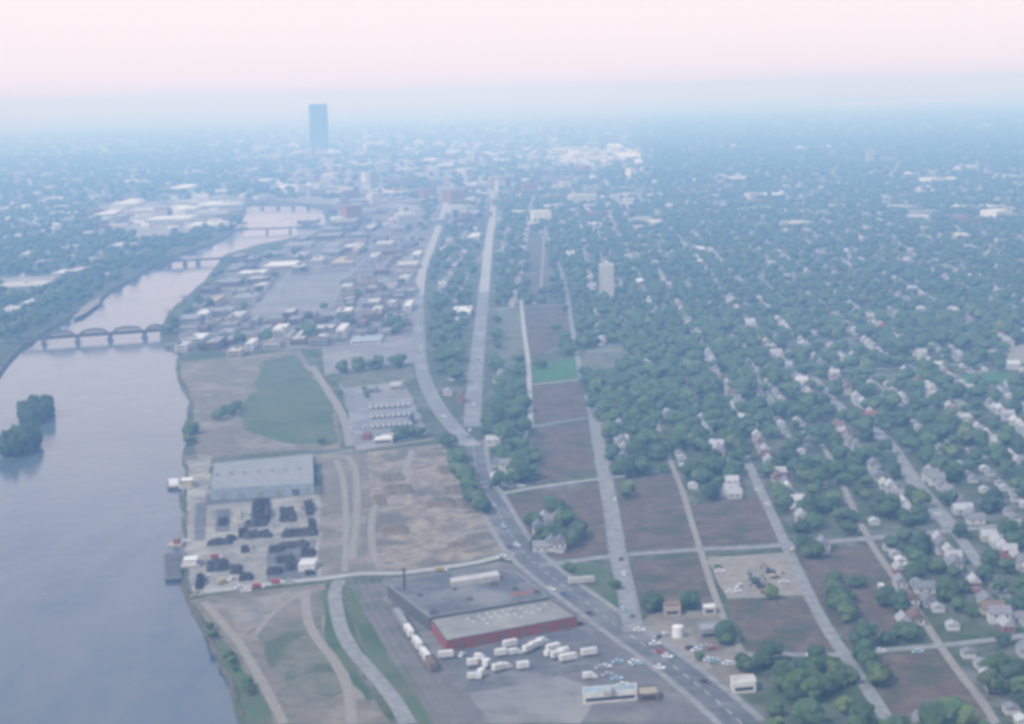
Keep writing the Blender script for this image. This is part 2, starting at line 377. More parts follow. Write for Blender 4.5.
lot('beach', [(72, 318), (90, 300), (100, 296), (100, 302), (82, 316)], 'sand', block=False)

road('main_road', [p for p in MAIN if p[1] > 420], (15, 15), 'asphalt_dark', .12, walk=3.5, label='wide asphalt main road')
road('avenue', WASH, (12, 9.5), 'asphalt', .16, walk=1.2, label='avenue that forks off the main road')
road('main_road', [(472, 427), (473, 410), (476, 370), (480, 330), (484, 290)], 11.5, 'asphalt', walk=1.3)
road('main_road', [(484, 292), (489, 240), (493, 213), (492, 191)], 14, 'concrete')
road('avenue', [(419, 296), (423, 268), (432, 245), (440, 222), (447, 200), (449, 192)], 12.5, 'concrete')
road('road', [(449, 186), (451, 170), (453, 150), (455, 137)], 14, 'concrete')
road('road', [(471, 172), (476, 150), (482, 136)], 14, 'concrete')
road('road', [(415, 130), (432, 122), (450, 113)], 40, 'concrete')
road('access_road', [(408, 724), (392, 697), (368, 668), (351, 648), (341, 628), (336, 606), (335, 592), (340, 580)], (7.5, 7), 'street', label='pale curving access road')
road('access_road', [(205, 592), (262, 585), (320, 579), (360, 574), (400, 573), (440, 568), (478, 562), (512, 553)], 6.5, 'concrete')
road('dirt_track', [(192, 468), (250, 461), (320, 455), (380, 447), (434, 439)], 5, 'gravel_road')
road('dirt_track', [(348, 456), (355, 470), (357, 500), (356, 530), (352, 560)], 5, 'gravel_road')
road('dirt_track', [(336, 460), (343, 480), (346, 520), (345, 572)], 4, 'gravel_road')
road('dirt_track', [(412, 450), (404, 478), (408, 500), (380, 502), (372, 520), (374, 555), (388, 566), (430, 555), (462, 535), (498, 528)], 4.5, 'gravel_road')
road('dirt_track', [(384, 470), (400, 462), (430, 462), (452, 476), (440, 490)], 4, 'sand')
road('dirt_track', [(204, 602), (220, 620), (240, 645), (258, 675), (272, 700), (284, 724)], 4.5, 'gravel_road')
road('dirt_track', [(305, 590), (308, 620), (318, 640), (335, 662), (348, 690), (352, 724)], 5, 'gravel_road')
road('dirt_track', [(303, 592), (275, 612), (255, 635)], 3, 'gravel_road')
road('spur_road', [(312, 366), (326, 388), (339, 408), (347, 428), (350, 446)], 7, 'gravel_road')
road('road', [(165, 345), (240, 330), (300, 322), (360, 319), (420, 316)], 9, 'street')
road('road', [(322, 346), (360, 341), (418, 334)], 6, 'street')
road('road', [(255, 312), (275, 296), (292, 270), (318, 255)], 6, 'street')
road('road', [(318, 310), (336, 292), (352, 272), (366, 258)], 6, 'street')
road('road', [(352, 316), (368, 296), (380, 274)], 6, 'street')
road('bridge_road', [(-60, 345), (22, 340)], 9, 'street')
road('bridge_road', [(235, 258), (300, 252), (360, 246), (430, 240), (490, 233)], 9, 'street')
# local streets near the cleared blocks
road('street', [(500, 494), (540, 487), (600, 479), (636, 475)], 4.5, 'concrete')
road('street', [(484, 436), (530, 427), (587, 418)], 4.5, 'street')
road('street', [(531, 385), (585, 379)], 4, 'concrete')
road('street', [(487, 311), (522, 307), (562, 304)], 6, 'street')
road('alley', [(521, 300), (524, 330), (528, 360), (530, 400), (531, 428)], 4.5, 'concrete')
road('street', [(545, 230), (558, 262), (566, 290), (571, 320), (576, 350), (582, 378)], 5, 'street')
road('street', [(590, 395), (595, 420), (600, 450), (606, 482), (612, 515), (618, 555), (626, 590), (634, 632)], 8.0, 'street', walk=1.0, shade=440, label='grey street between the brown blocks')
road('alley', [(637, 365), (649, 400), (660, 432), (670, 460), (682, 490), (691, 520), (701, 552), (713, 590), (728, 628), (750, 668)], 3.6, 'gravel_road', shade=425)
road('street', [(655, 330), (684, 365), (706, 395), (727, 425), (744, 455), (758, 485), (772, 515), (787, 548), (801, 578), (823, 622), (846, 657), (868, 690), (890, 724)], 6.3, 'street', shade=468)
road('alley', [(820, 440), (838, 475), (855, 512), (872, 545), (896, 580), (918, 612), (938, 643), (960, 674), (982, 702), (996, 724)], 4.0, 'gravel_road', shade=515)
road('street', [(868, 425), (890, 446), (906, 470), (924, 495), (943, 518), (957, 534)], 9, 'street', walk=1.0, shade=440)
road('street', [(957, 534), (985, 572), (1010, 602), (1040, 640)], 7, 'street', shade=760)
road('street', [(540, 566), (600, 558), (640, 554), (700, 550), (760, 547), (830, 542), (900, 536), (960, 530), (1030, 524)], 6.0, 'street', walk=1.1, label='cross street')
road('street', [(745, 655), (790, 655), (846, 655), (890, 650), (940, 646), (985, 641), (1040, 634)], 6.0, 'street')

# the further streets, hidden in part by trees
mb = MB()
for u in range(-6, 26):
    for half in (0, .5):
        a = grid(u + half, 0); uu = u + half
        v0 = 2 if uu < 3 else -2
        if uu < -.5: v0 = 6.2
        if uu < -2.2: v0 = 9
        pts = [grid(uu, v0), grid(uu, 25)]
        wd = 8 if half == 0 else 3.6
        ribbon(mb, pts, wd, .112 + .006*(half == 0), 0, 0, smooth=False)
for v in range(1, 25):
    u0 = 1.6 if v < 3 else (-1 if v < 6 else -4)
    ribbon(mb, [grid(u0, v), grid(26, v)], 7, .125, 0, 0, smooth=False)
tag(mb.build('street_grid', M['street']), kind='structure')
# dashed centre line of the main road
mb = MB(); l = smooth_line([G(a, b).to_2d() for a, b in MAIN if b > 430], 40)
acc = 0
for i in range(len(l) - 1):
    acc += (l[i+1] - l[i]).length
    if int(acc/6) % 2 == 0: ribbon(mb, [l[i], l[i+1]], .25, .155, 0, 0, smooth=False)
tag(mb.build('road_marking', M['paint']), kind='structure')
for k in range(6):
    y = 280 + k*6.2; road('lane_strip', [(283 - k*6.3, y + 1), (346 - k*2.2, y - 3)], 3.5, 'concrete' if k % 2 else 'asphalt_dark')
# rails
for k, off in enumerate((-9, -4.5, 0, 4.5)):
    l = smooth_line([G(a, b).to_2d() for a, b in [(446, 724), (424, 690), (400, 652), (380, 620), (366, 595), (358, 575), (356, 545), (362, 500), (358, 460), (352, 430), (336, 396)]])
    mb = MB()
    for r_ in (-.72, .72): ribbon(mb, l, .16, .30, off + r_, 0, thick=.2, smooth=False)
    tag(mb.build('railway_track', M['rail']), kind='structure')

# ------------------------------------------------------------------ labels
LAND = [((95, 330), 'by the nearest river bridge'), ((200, 262), 'by the middle river bridge'), ((290, 225), 'by the far river bridge'),
        ((262, 475), 'by the long grey riverside warehouse'), ((262, 540), 'in the dark scrap yard'), ((500, 600), 'by the red-walled warehouse'),
        ((290, 400), 'by the green riverside field'), ((320, 335), 'by the white industrial shed'), ((300, 295), 'by the pale storage ground'),
        ((607, 290), 'around the lone tan high-rise'), ((440, 380), 'between the forking roads'), ((456, 310), 'around the white roof between the avenues'),
        ((430, 500), 'beside the tan construction ground'), ((560, 530), 'on the brown block beside the main road'), ((650, 500), 'above the brown block left of the alley'),
        ((720, 520), 'above the brown block below the maples'), ((755, 575), 'on the tan sandy lot'), ((670, 585), 'by the dark brown block'),
        ((785, 625), 'by the brown block below the sand'), ((855, 590), 'on the brown block with scattered trees'), ((925, 690), 'by the lowest brown block'),
        ((700, 640), 'on the gravel lots right of the main road'), ((560, 450), 'by the brown block right of the fork'), ((556, 400), 'by the small upper brown block'),
        ((554, 370), 'by the bright green block'), ((600, 360), 'by the dull green block'), ((506, 455), 'just right of the road fork'),
        ((620, 430), 'in the houses right of the fork blocks'), ((640, 395), 'along the upper end of the thin alley'), ((690, 440), 'in the dense wood of the second block'),
        ((730, 400), 'along the street behind the dense wood'), ((760, 460), 'at the top of the third street'), ((800, 500), 'above the cross street by the sandy lot'),
        ((840, 450), 'along the alley of white houses'), ((850, 510), 'at the foot of the white house alley'), ((890, 480), 'left of the broad bare street'),
        ((950, 480), 'right of the broad bare street'), ((1000, 500), 'in the last block at the right edge'), ((930, 550), 'below the end of the broad street'),
        ((985, 570), 'in the wooded block below the cross street'), ((920, 605), 'along the alley beside the brown block'), ((975, 620), 'above the lowest cross street'),
        ((1000, 670), 'below the lowest cross street'), ((800, 690), 'in the wood below the cross street'), ((880, 400), 'in the leafy district past the broad street'),
        ((960, 420), 'near the bright green strip'), ((1005, 370), 'near the sandy patch at the edge'), ((780, 360), 'deep in the leafy district'),
        ((700, 340), 'behind the tan high-rise'), ((860, 330), 'in the far leafy district'), ((520, 340), 'along the thin lane by the main road'),
        ((36, 430), 'on the small river islands'), ((250, 690), 'on the grassy river bank'), ((380, 430), 'around the truck yard'),
        ((370, 355), 'by the grey field under the avenue'), ((380, 285), 'in the industrial strip behind'), ((200, 330), 'behind the end of the nearest bridge'),
        ((40, 290), 'by the pale lot across the river'), ((170, 215), 'in the white works across the river'), ((320, 150), 'around the tall dark tower'),
        ((580, 160), 'in the bright far city centre'), ((700, 155), 'right of the bright far centre'), ((840, 165), 'in the far right suburbs'),
        ((60, 190), 'in the far left suburbs'), ((430, 165), 'at the end of the avenues'), ((340, 190), 'below the tall dark tower'),
        ((500, 260), 'along the far main road'), ((680, 220), 'in the hazy far district'), ((220, 190), 'behind the white works')]
LW = [(G(*p).to_2d(), ph, p) for p, ph in LAND]
def where(px, py, avoid=()):
    return min(LW, key=lambda l: ((l[2][0] - px)**2 + ((l[2][1] - py)*1.5)**2))[1]
PENDING = []
def pend(o, desc, cat, group, px, py, ph=None):
    o['category'] = cat; o['group'] = group
    PENDING.append([o, desc, ph or where(px, py), px, py])
ORD = ['', 'first', 'second', 'third', 'fourth', 'fifth', 'sixth', 'seventh', 'eighth', 'ninth', 'tenth', 'eleventh', 'twelfth', 'thirteenth', 'fourteenth', 'fifteenth', 'sixteenth', 'seventeenth', 'eighteenth', 'nineteenth', 'twentieth']
def flush_labels():
    gr = {}
    for p in PENDING: gr.setdefault((p[1], p[2]), []).append(p)
    for (d, ph), l in gr.items():
        l.sort(key=lambda p: p[3])
        n = len(l)
        for i, p in enumerate(l):
            if n == 1: s = f'{d} {ph}'
            elif i == 0: s = f'leftmost {d} {ph}'
            elif i == n - 1: s = f'rightmost {d} {ph}'
            elif i <= n//2: s = f'{d} {ph}, {ORD[min(i+1, 20)] if i < 20 else str(i+1) + "th"} from the left'
            else: s = f'{d} {ph}, {ORD[min(n-i, 20)] if n-i <= 20 else str(n-i) + "th"} from the right'
            if len(s.split()) > 16: s = s.replace('from the ', 'from ')
            p[0]['label'] = s

# ------------------------------------------------------------------ buildings
WALLC = {'white': (.62, .61, .58), 'pale': (.45, .43, .40), 'grey': (.26, .26, .26), 'tan': (.42, .35, .26), 'brick': (.24, .10, .07), 'dark': (.10, .10, .105), 'blue grey': (.27, .33, .37), 'brown': (.17, .12, .09)}
for k, c in WALLC.items():
    M['w_' + k] = mat('wall_' + k.replace(' ', '_'), c, .85, .3, nscale=3, c2=tuple(x*.82 for x in c))
    M['r_' + k] = mat('roof_' + k.replace(' ', '_'), tuple(min(.72, x*1.06) for x in c), .85, .25, nscale=6, c2=tuple(x*.86 for x in c), c3=tuple(x*.72 for x in c), s3=14, th3=(.55, .68))
M['frame'] = mat('frame_white', (.6, .6, .58), .7)
def flat_building(poly, h, wall, roof, name='industrial_building', parapet=.5, units=0, windows=False, skylights=None):
    """walls, roof (> rooftop units) and window bands or doors on a world-space outline"""
    c = Vector((sum(p[0] for p in poly)/len(poly), sum(p[1] for p in poly)/len(poly), 0))
    loc = [(p[0] - c.x, p[1] - c.y) for p in poly]
    a = sum(loc[i][0]*loc[(i+1) % len(loc)][1] - loc[(i+1) % len(loc)][0]*loc[i][1] for i in range(len(loc)))
    if a < 0: loc = loc[::-1]
    root = empty(name, c)
    mb = MB(); mb.prism(loc, 0, h, top=False); n = len(loc)
    ins = []
    for i in range(n):                                  # parapet ring
        p, q, r_ = Vector(loc[i-1]), Vector(loc[i]), Vector(loc[(i+1) % n])
        d1, d2 = (q - p).normalized(), (r_ - q).normalized(); nn = Vector((-d1.y, d1.x)) + Vector((-d2.y, d2.x))
        ins.append(tuple(q + nn*.35/max(.3, nn.length**2/2)))
    vs = [(*p, h) for p in loc] + [(*p, h) for p in ins] + [(*p, h - parapet) for p in ins]
    mb.add(vs, [(i, (i+1) % n, n+(i+1) % n, n+i) for i in range(n)] + [(n+i, n+(i+1) % n, 2*n+(i+1) % n, 2*n+i) for i in range(n)])
    mb.build('walls', M['w_' + wall], root)
    mb = MB(); mb.prism(ins, h - parapet - .3, h - parapet + .02, bottom=False)
    ro = mb.build('roof', M['r_' + roof], root)
    xs = [p[0] for p in ins]; ys = [p[1] for p in ins]
    k = 0; tr = 0
    while k < units and tr < 60:
        tr += 1
        x, y = random.uniform(min(xs), max(xs)), random.uniform(min(ys), max(ys))
        if not inpoly(x, y, ins): continue
        s = random.uniform(1.2, 2.6); u = MB(); u.box(-s, s, -s*.6, s*.6, 0, s*.7); u.box(-s*.7, s*.7, -s*.4, s*.4, s*.7, s*.9)
        u.build('rooftop_unit', M[random.choice(['w_pale', 'w_grey', 'w_dark'])], ro, loc=(x, y, h - parapet + .02)); k += 1
    if windows:
        # a window band on the two long sides that face this way
        for i in range(n):
            p, q = Vector(loc[i]), Vector(loc[(i+1) % n]); d = q - p; L_ = d.length
            if L_ < 6 or (-d.y if False else d.normalized().x) < .3: continue
            d.normalize(); nn = Vector((d.y, -d.x)); rot = math.atan2(d.y, d.x)
            k = max(1, int(h/3.4))
            for f in range(min(k, 4 if h < 30 else 1)):
                w_ = MB(); zz = 1.2 + f*3.4; zt = min(zz + 1.5, h - .8)
                if zt <= zz: continue
                cc = p + d*L_/2 + nn*.03
                w_.box(-L_/2 + 1.2, L_/2 - 1.2, -.03, .03, zz, zt, rot=rot, at=(cc.x, cc.y, 0)); w_.build('window', M['glass_dark'], root)
    return root
def rect_world(cx, cy, w, hp):
    """ground rectangle that covers w x hp pixels around (cx, cy)"""
    a, b = G(cx, cy + hp/2), G(cx, cy - hp/2); c = (a + b)/2
    wid = w*c.y/FPX; dep = (b - a).length
    e1 = Vector((E1.x, E1.y)).normalized(); e2 = Vector((E2.x, E2.y)).normalized(); c = c.to_2d()
    return [tuple(c + e1*sx*wid/2 + e2*sy*dep/2) for sx, sy in ((-1, -1), (1, -1), (1, 1), (-1, 1))], wid, dep

# the long grey riverside warehouse
wr = [(214, 463), (312.5, 453.5), (313.7, 483), (210.5, 489)]; hh = 8.0
poly = [tuple(G(a, b, hh)[:2]) for a, b in wr]
root = flat_building(poly, hh, 'blue grey', 'grey', 'warehouse', .3, 0)
tag(root, 'huge long grey warehouse with pale flat roof beside the river yard', 'warehouse')
rf = [c for c in root.children if c.name.startswith('roof')][0]
c = root.location
for k in range(1, 22):                                  # roof seams and the vents along the ridge
    t_ = k/22; a = Vector(poly[0]).lerp(Vector(poly[1]), t_); b = Vector(poly[3]).lerp(Vector(poly[2]), t_)
    if k % 3 == 1:
        mm = a.lerp(b, .5) - c.to_2d(); u = MB(); u.box(-1, 1, -1, 1, 0, 1.1); u.tube((0, 0, 1.1), (0, 0, 1.8), .6); u.build('roof_vent', M['w_grey'], rf, loc=(mm.x, mm.y, hh - .28))
mb = MB()
for k in range(1, 22):
    t_ = k/22; a = Vector(poly[0]).lerp(Vector(poly[1]), t_) - c.to_2d(); b = Vector(poly[3]).lerp(Vector(poly[2]), t_) - c.to_2d(); a2, b2 = a.lerp(b, .02), a.lerp(b, .98)
    ribbon(mb, [a2, b2], .35, hh - .2, smooth=False, thick=.12)
mb.build('roof_seams', M['w_grey'], rf)
a, b = Vector(poly[3]), Vector(poly[2]); d = (b - a).normalized(); nn = Vector((d.y, -d.x)); nn = nn if nn.y < 0 else -nn
for t_ in (.12, .3, .48, .66, .82, .93):
    q = a.lerp(b, t_) - c.to_2d() + nn*.06; mb = MB(); mb.box(-2.4, 2.4, -.05, .05, 0.05, 4.6, rot=math.atan2(d.y, d.x), at=(q.x, q.y, 0))
    mb.build('loading_door', M['w_dark' if t_ == .82 else 'w_grey'], root)

# the big flat complex with the red wall
Hc = 5.2
def W(px, z=0): return tuple(G(px[0], px[1], z)[:2])
lowr = [W(p, Hc) for p in [(430, 619), (446, 641.5), (577, 617), (549, 598)]]
upr = [W(p, Hc + 1.5) for p in [(387, 585), (429, 617.5), (548, 597.5), (517, 573), (480, 568), (440, 575)]]
c = Vector((*W((480, 620)), 0)); root = empty('factory', c); tag(root, 'sprawling flat-roofed factory with red brick front wall and rows of skylights', 'factory')
sh = lambda pl: [(x - c.x, y - c.y) for x, y in pl]
mb = MB(); mb.prism(sh(lowr), 0, Hc, top=False); mb.build('brick_wall', mat('red_brick', (.27, .075, .058), .9, .2, nscale=4, c2=(.25, .06, .045)), root)
def ring(pl, z0, z1, wdt, m_, name, par):
    pl = pl if sum(pl[i][0]*pl[(i+1) % len(pl)][1] - pl[(i+1) % len(pl)][0]*pl[i][1] for i in range(len(pl))) > 0 else pl[::-1]
    n = len(pl); ins = []
    for i in range(n):
        p, q, r_ = Vector(pl[i-1]), Vector(pl[i]), Vector(pl[(i+1) % n]); d1, d2 = (q - p).normalized(), (r_ - q).normalized()
        nn = Vector((-d1.y, d1.x)) + Vector((-d2.y, d2.x)); ins.append(tuple(q + nn*wdt/max(.3, nn.length**2/2)))
    out = []
    vs = [(*p, z0) for p in pl] + [(*p, z1) for p in pl] + [(*p, z1) for p in ins] + [(*p, z0) for p in ins]
    fs = []
    for k in range(3): fs += [(k*n + i, k*n + (i+1) % n, (k+1)*n + (i+1) % n, (k+1)*n + i) for i in range(n)]
    mb = MB().add(vs, fs); return mb.build(name, M[m_], par), ins
_, ins = ring(sh(lowr), Hc, Hc + .5, .5, 'w_dark', 'parapet', root)
mb = MB(); mb.prism(ins, Hc - .2, Hc + .05, bottom=False); rlow = mb.build('lower_roof', mat('tar_gravel_roof', (.24, .235, .215), .95, .15, nscale=9, c2=(.19, .185, .175), c3=(.28, .27, .24), s3=30), root)
mb = MB(); mb.prism(sh(upr), 0, Hc + 1.5, top=False); mb.build('walls', M['w_dark'], root)
_, ins = ring(sh(upr), Hc + 1.5, Hc + 2.0, .5, 'w_grey', 'parapet', root)
mb = MB(); mb.prism(ins, Hc + 1.2, Hc + 1.55, bottom=False); rup = mb.build('upper_roof', mat('old_tar_roof', (.135, .14, .145), .9, .2, nscale=16, c2=(.095, .10, .105), c3=(.19, .185, .18), s3=40, th=(.45, .55), th3=(.52, .6)), root)
for (a, b) in [(468, 619), (474, 622), (479, 617), (483, 620), (487, 614), (487, 624), (491, 618), (495, 613.6), (499, 617), (503, 611.6), (508, 615), (510.4, 609.6), (515, 614.4), (521, 609), (521.6, 617), (526, 612.4), (533, 607), (539, 610), (545, 605), (533, 613)]:
    q = G(a, b, Hc) - c; u = MB(); u.box(-1.0, 1.0, -.7, .7, 0, .45, taper=.8); u.build('skylight', M['w_pale'], rlow, loc=(q.x, q.y, Hc + .05), rot=.2)
pen = [W(p, Hc + 4.5) for p in [(450, 578), (452, 582), (500, 575), (497, 570.5)]]
mb = MB(); mb.prism(sh(pen), Hc + 1.5, Hc + 4.5); mb.build('penthouse', M['r_pale'], root)
for (a, b, s) in [(434, 614, 2.2), (515, 590, 1.6), (470, 600, 1.5), (420, 596, 1.3), (537, 593, 1.6), (455, 590, 1.2), (494, 585, 1.8)]:
    q = G(a, b, Hc + 1.5) - c; u = MB(); u.box(-s, s, -s*.6, s*.6, 0, s*.8); u.tube((0, 0, s*.8), (0, 0, s*1.2), s*.35); u.build('rooftop_unit', M['w_dark'], rup, loc=(q.x, q.y, Hc + 1.55))
mb = MB(); q = [W(p, Hc + 1.5) for p in [(510, 594), (512, 597), (536, 592.5), (532, 590)]]; mb.prism(sh(q), Hc + 1.56, Hc + 1.64); mb.build('roof_patch', M['w_brick'], rup)
for t_ in (.1, .26, .42, .58, .74, .9):
    a, b = Vector(sh(lowr)[1]), Vector(sh(lowr)[2]); d = (b - a).normalized(); nn = Vector((d.y, -d.x)); nn = nn if nn.y < 0 else -nn; q = a.lerp(b, t_) + nn*.05
    mb = MB(); mb.box(-1.8, 1.8, -.05, .05, .3, 3.6, rot=math.atan2(d.y, d.x), at=(q.x, q.y, 0)); mb.build('loading_door', M['w_brown'], root)

# named larger buildings and the many others: (x, y, w, h px, metres high, wall, roof)
TALL = [(607, 300, 14.5, 3.2, 46.0, 'white', 'pale', 'apartment_tower', 'tall tan high-rise block standing alone among the trees'),
        (870, 166, 8, 2, 52.0, 'pale', 'pale', 'apartment_tower', 'pale hazy high-rise far off to the right'),
        (205, 158, 5, 2, 60.0, 'grey', 'grey', 'office_tower', 'slim grey tower behind the white works across the river'),
        (18, 188, 6, 2, 52.0, 'pale', 'pale', 'apartment_tower', 'pale slab tower in the far left suburbs'),
        (563, 141, 4, 1, 70.0, 'grey', 'grey', 'office_tower', 'left one of two faint towers in the far centre'),
        (573, 141, 4, 1, 70.0, 'grey', 'grey', 'office_tower', 'right one of two faint towers in the far centre')]
for cx, cy, w_, hp, hh, wl, rf_, nm, lb in TALL:
    pl, wid, dep = rect_world(cx, cy, w_, hp)
    dep_ = min(dep, wid*.8); e2 = Vector((E2.x, E2.y)).normalized(); cc = Vector((sum(p[0] for p in pl)/4, sum(p[1] for p in pl)/4)); e1 = Vector((E1.x, E1.y)).normalized()
    pl = [tuple(cc + e1*sx*wid/2 + e2*sy*dep_/2) for sx, sy in ((-1, -1), (1, -1), (1, 1), (-1, 1))]
    root = flat_building(pl, hh, wl, rf_, nm, .8, 2); tag(root, lb, 'high-rise')
    loc = [(p[0] - cc.x, p[1] - cc.y) for p in pl]; a, b = Vector(loc[0]), Vector(loc[1]); d = (b - a).normalized(); nn = Vector((d.y, -d.x)); rot = math.atan2(d.y, d.x)
    L_ = (b - a).length; nc = 6
    for k in range(nc):
        q = a.lerp(b, (k + .5)/nc) + nn*.06; mb = MB()
        if cx == 607 and k in (2, 3): mb.box(-L_/nc*.36, L_/nc*.36, -.05, .9, .2, hh - 1.2, rot=rot, at=(q.x, q.y, 0)); mb.build('balcony_stack', M['w_pale'], root); continue
        mb.box(-L_/nc*.12, L_/nc*.12, -.05, .05, 1.2, hh - 1.6, rot=rot, at=(q.x, q.y, 0))
        mb.build('window_column', M['glass_dark'], root)
    mb = MB(); mb.box(-L_*.14, L_*.14, -3, 3, hh - .8, hh + 3.2, rot=rot); mb.build('penthouse', M['w_' + wl], root)
# the tall dark tower
base = G(320, 152); hh = H - (0); 
lo, hi = 50, 400
for _ in range(40):
    mid = (lo + hi)/2
    if P(base.x, base.y, mid)[1] > 105: lo = mid
    else: hi = mid
TH = lo; s = 17.5*base.y/FPX/2
root = empty('office_tower', base); tag(root, 'very tall blue-grey office tower rising above the horizon haze', 'skyscraper')
oct_ = [(-s, -s*.55), (-s*.8, -s*.8), (-s*.6, -s), (s*.6, -s), (s*.8, -s*.8), (s, -s*.55), (s, s*.55), (s*.7, s*.9), (-s*.7, s*.9), (-s, s*.55)]
mb = MB(); mb.prism(oct_, 0, TH); mb.build('shaft', mat('tower_glass', (.02, .028, .04), .5, .3, nscale=14, c2=(.03, .04, .055)), root)
for k in range(9):
    x = -s*.55 + k*s*1.1/8; mb = MB(); mb.box(x - .6, x + .6, -s - .5, -s + .1, 2, TH - 3); mb.build('mullion', M['w_dark'], root)
mb = MB(); mb.prism([(x*.93, y*.93) for x, y in oct_], TH, TH + 4); mb.build('crown_band', M['w_dark'], root)
mb = MB(); mb.tube((0, 0, TH + 4), (0, 0, TH + 12), .8, .3); mb.build('mast', M['w_grey'], root)

B = []
def b_(s, g):
    for ln in s.strip().split(';'):
        q = ln.split()
        if len(q) >= 5: B.append((float(q[0]), float(q[1]), float(q[2]), float(q[3]), float(q[4]), q[5], q[6], g))
IND = 'low industrial buildings between the river and the avenues'
b_("""282 267 32 6 7 pale white;253 275.5 28 4 7 pale white;302 258 10 5 8 tan pale;319 262 12 5 8 pale pale;375 259 8 5 9 pale white;332 254 18 5 8 grey grey;352 249 16 5 8 brick pale;
345 263 22 7 7 tan tan;359 251 6 8 10 tan tan;417 256 8 5 7 white white;408 267 22 5 8 tan pale;343 333 9 8 9 white white;367 341 31 5 5 white blue;281 330.5 13 6 6 white white;
265 333 8 9 7 grey grey;293 334 7 12 6 pale grey;302.5 334 6 13 6 grey pale;252 347 8 6 8 white white;330 318 16 4 6 grey grey;345 314 16 5 7 pale white;409 308 8 7 8 white white;
462 313 20 8 6 pale white;460 322 12 4 5 pale pale;474 238 12 5 7 white white;238 319 14 7 8 tan pale;216 314 38 5 7 grey grey;190 322 22 6 8 grey grey;215 304 12 7 9 tan tan;
199 341 16 7 7 pale white;216 346 14 8 9 brown grey;229 336 16 6 8 grey grey;236 355 14 5 7 tan pale;184 349 12 5 7 white pale;247 300 22 5 8 pale grey;230 284 24 5 7 brown grey;
210 292 16 4 8 brown brown;262 288 14 4 7 pale pale;275 256 22 4 8 grey grey;300 247 26 4 8 pale grey;330 238 26 4 9 brown grey;360 237 20 4 9 brown grey;385 246 18 4 8 pale pale;
398 230 20 4 9 grey grey;380 272 18 5 7 brown brown;368 284 16 6 7 tan brown;390 288 14 5 6 pale grey;405 279 10 4 6 white pale;352 296 14 5 6 brick brown;372 305 18 5 7 grey pale;
392 321 16 4 6 pale pale;385 334 14 4 6 grey grey;310 222 20 4 9 grey pale;345 224 26 4 9 brown grey;380 219 24 4 9 brown brown;412 221 18 4 9 tan pale;300 270 12 4 8 grey pale;
240 259 12 4 8 brown grey;253 262 12 3 8 dark grey;205 318 12 5 9 pale white;370 213 16 3 10 grey grey;340 212 20 3 12 brown brown;398 209 18 3 10 pale grey""".replace('blue', 'blue').replace('\n', ''), IND)
b_("""384 441 20 6 4 pale white;367 438 8 4 4 brick brick;412 422 3.4 5 7 dark dark;372 391 10 4 5 grey grey;396 388 12 4 5 pale pale""", 'sheds around the truck yard')
b_("""25 288 48 6 8 pale pale;64 275 14 4 7 white white;32 305 11 5 7 white white;10 313 18 7 7 pale pale;4 329 6 4 5 white white;18 328 8 4 5 white white;30 256 8 3 8 white white;
78 274 14 5 9 brick pale;104 279 12 4 8 grey grey;126 248 26 4 9 pale pale;132 257 18 3 8 grey grey;95 262 16 3 8 pale grey;45 265 14 3 8 tan tan;12 262 14 3 8 grey pale;70 250 14 3 8 pale pale;
134 205 26 6 16 white white;152 214 40 4 14 white pale;184 211 36 5 12 white white;218 206 30 5 10 pale white;172 222 44 4 12 white white;208 227 34 4 10 white white;112 217 20 6 18 pale white;
122 224 7 3 26 grey pale;238 207 18 4 12 pale pale;186 190 22 5 14 white white;222 194 18 3 12 pale pale;140 184 36 3 14 pale white;230 178 20 2 14 white white;190 174 18 2 12 pale pale;
33 198 10 4 14 pale pale;58 211 10 3 12 white white;50 190 12 3 12 tan pale;72 160 6 2 16 white white;86 155 6 2 20 brick pale;120 171 16 3 14 pale pale;8 211 12 3 10 pale white;
52 232 12 3 9 white pale;20 239 14 3 9 pale pale;88 236 12 3 9 tan pale;28 178 5 2 34 pale pale;70 222 12 3 9 grey grey;96 190 14 2 12 white pale""".replace('\n', ''), 'works and blocks across the river')
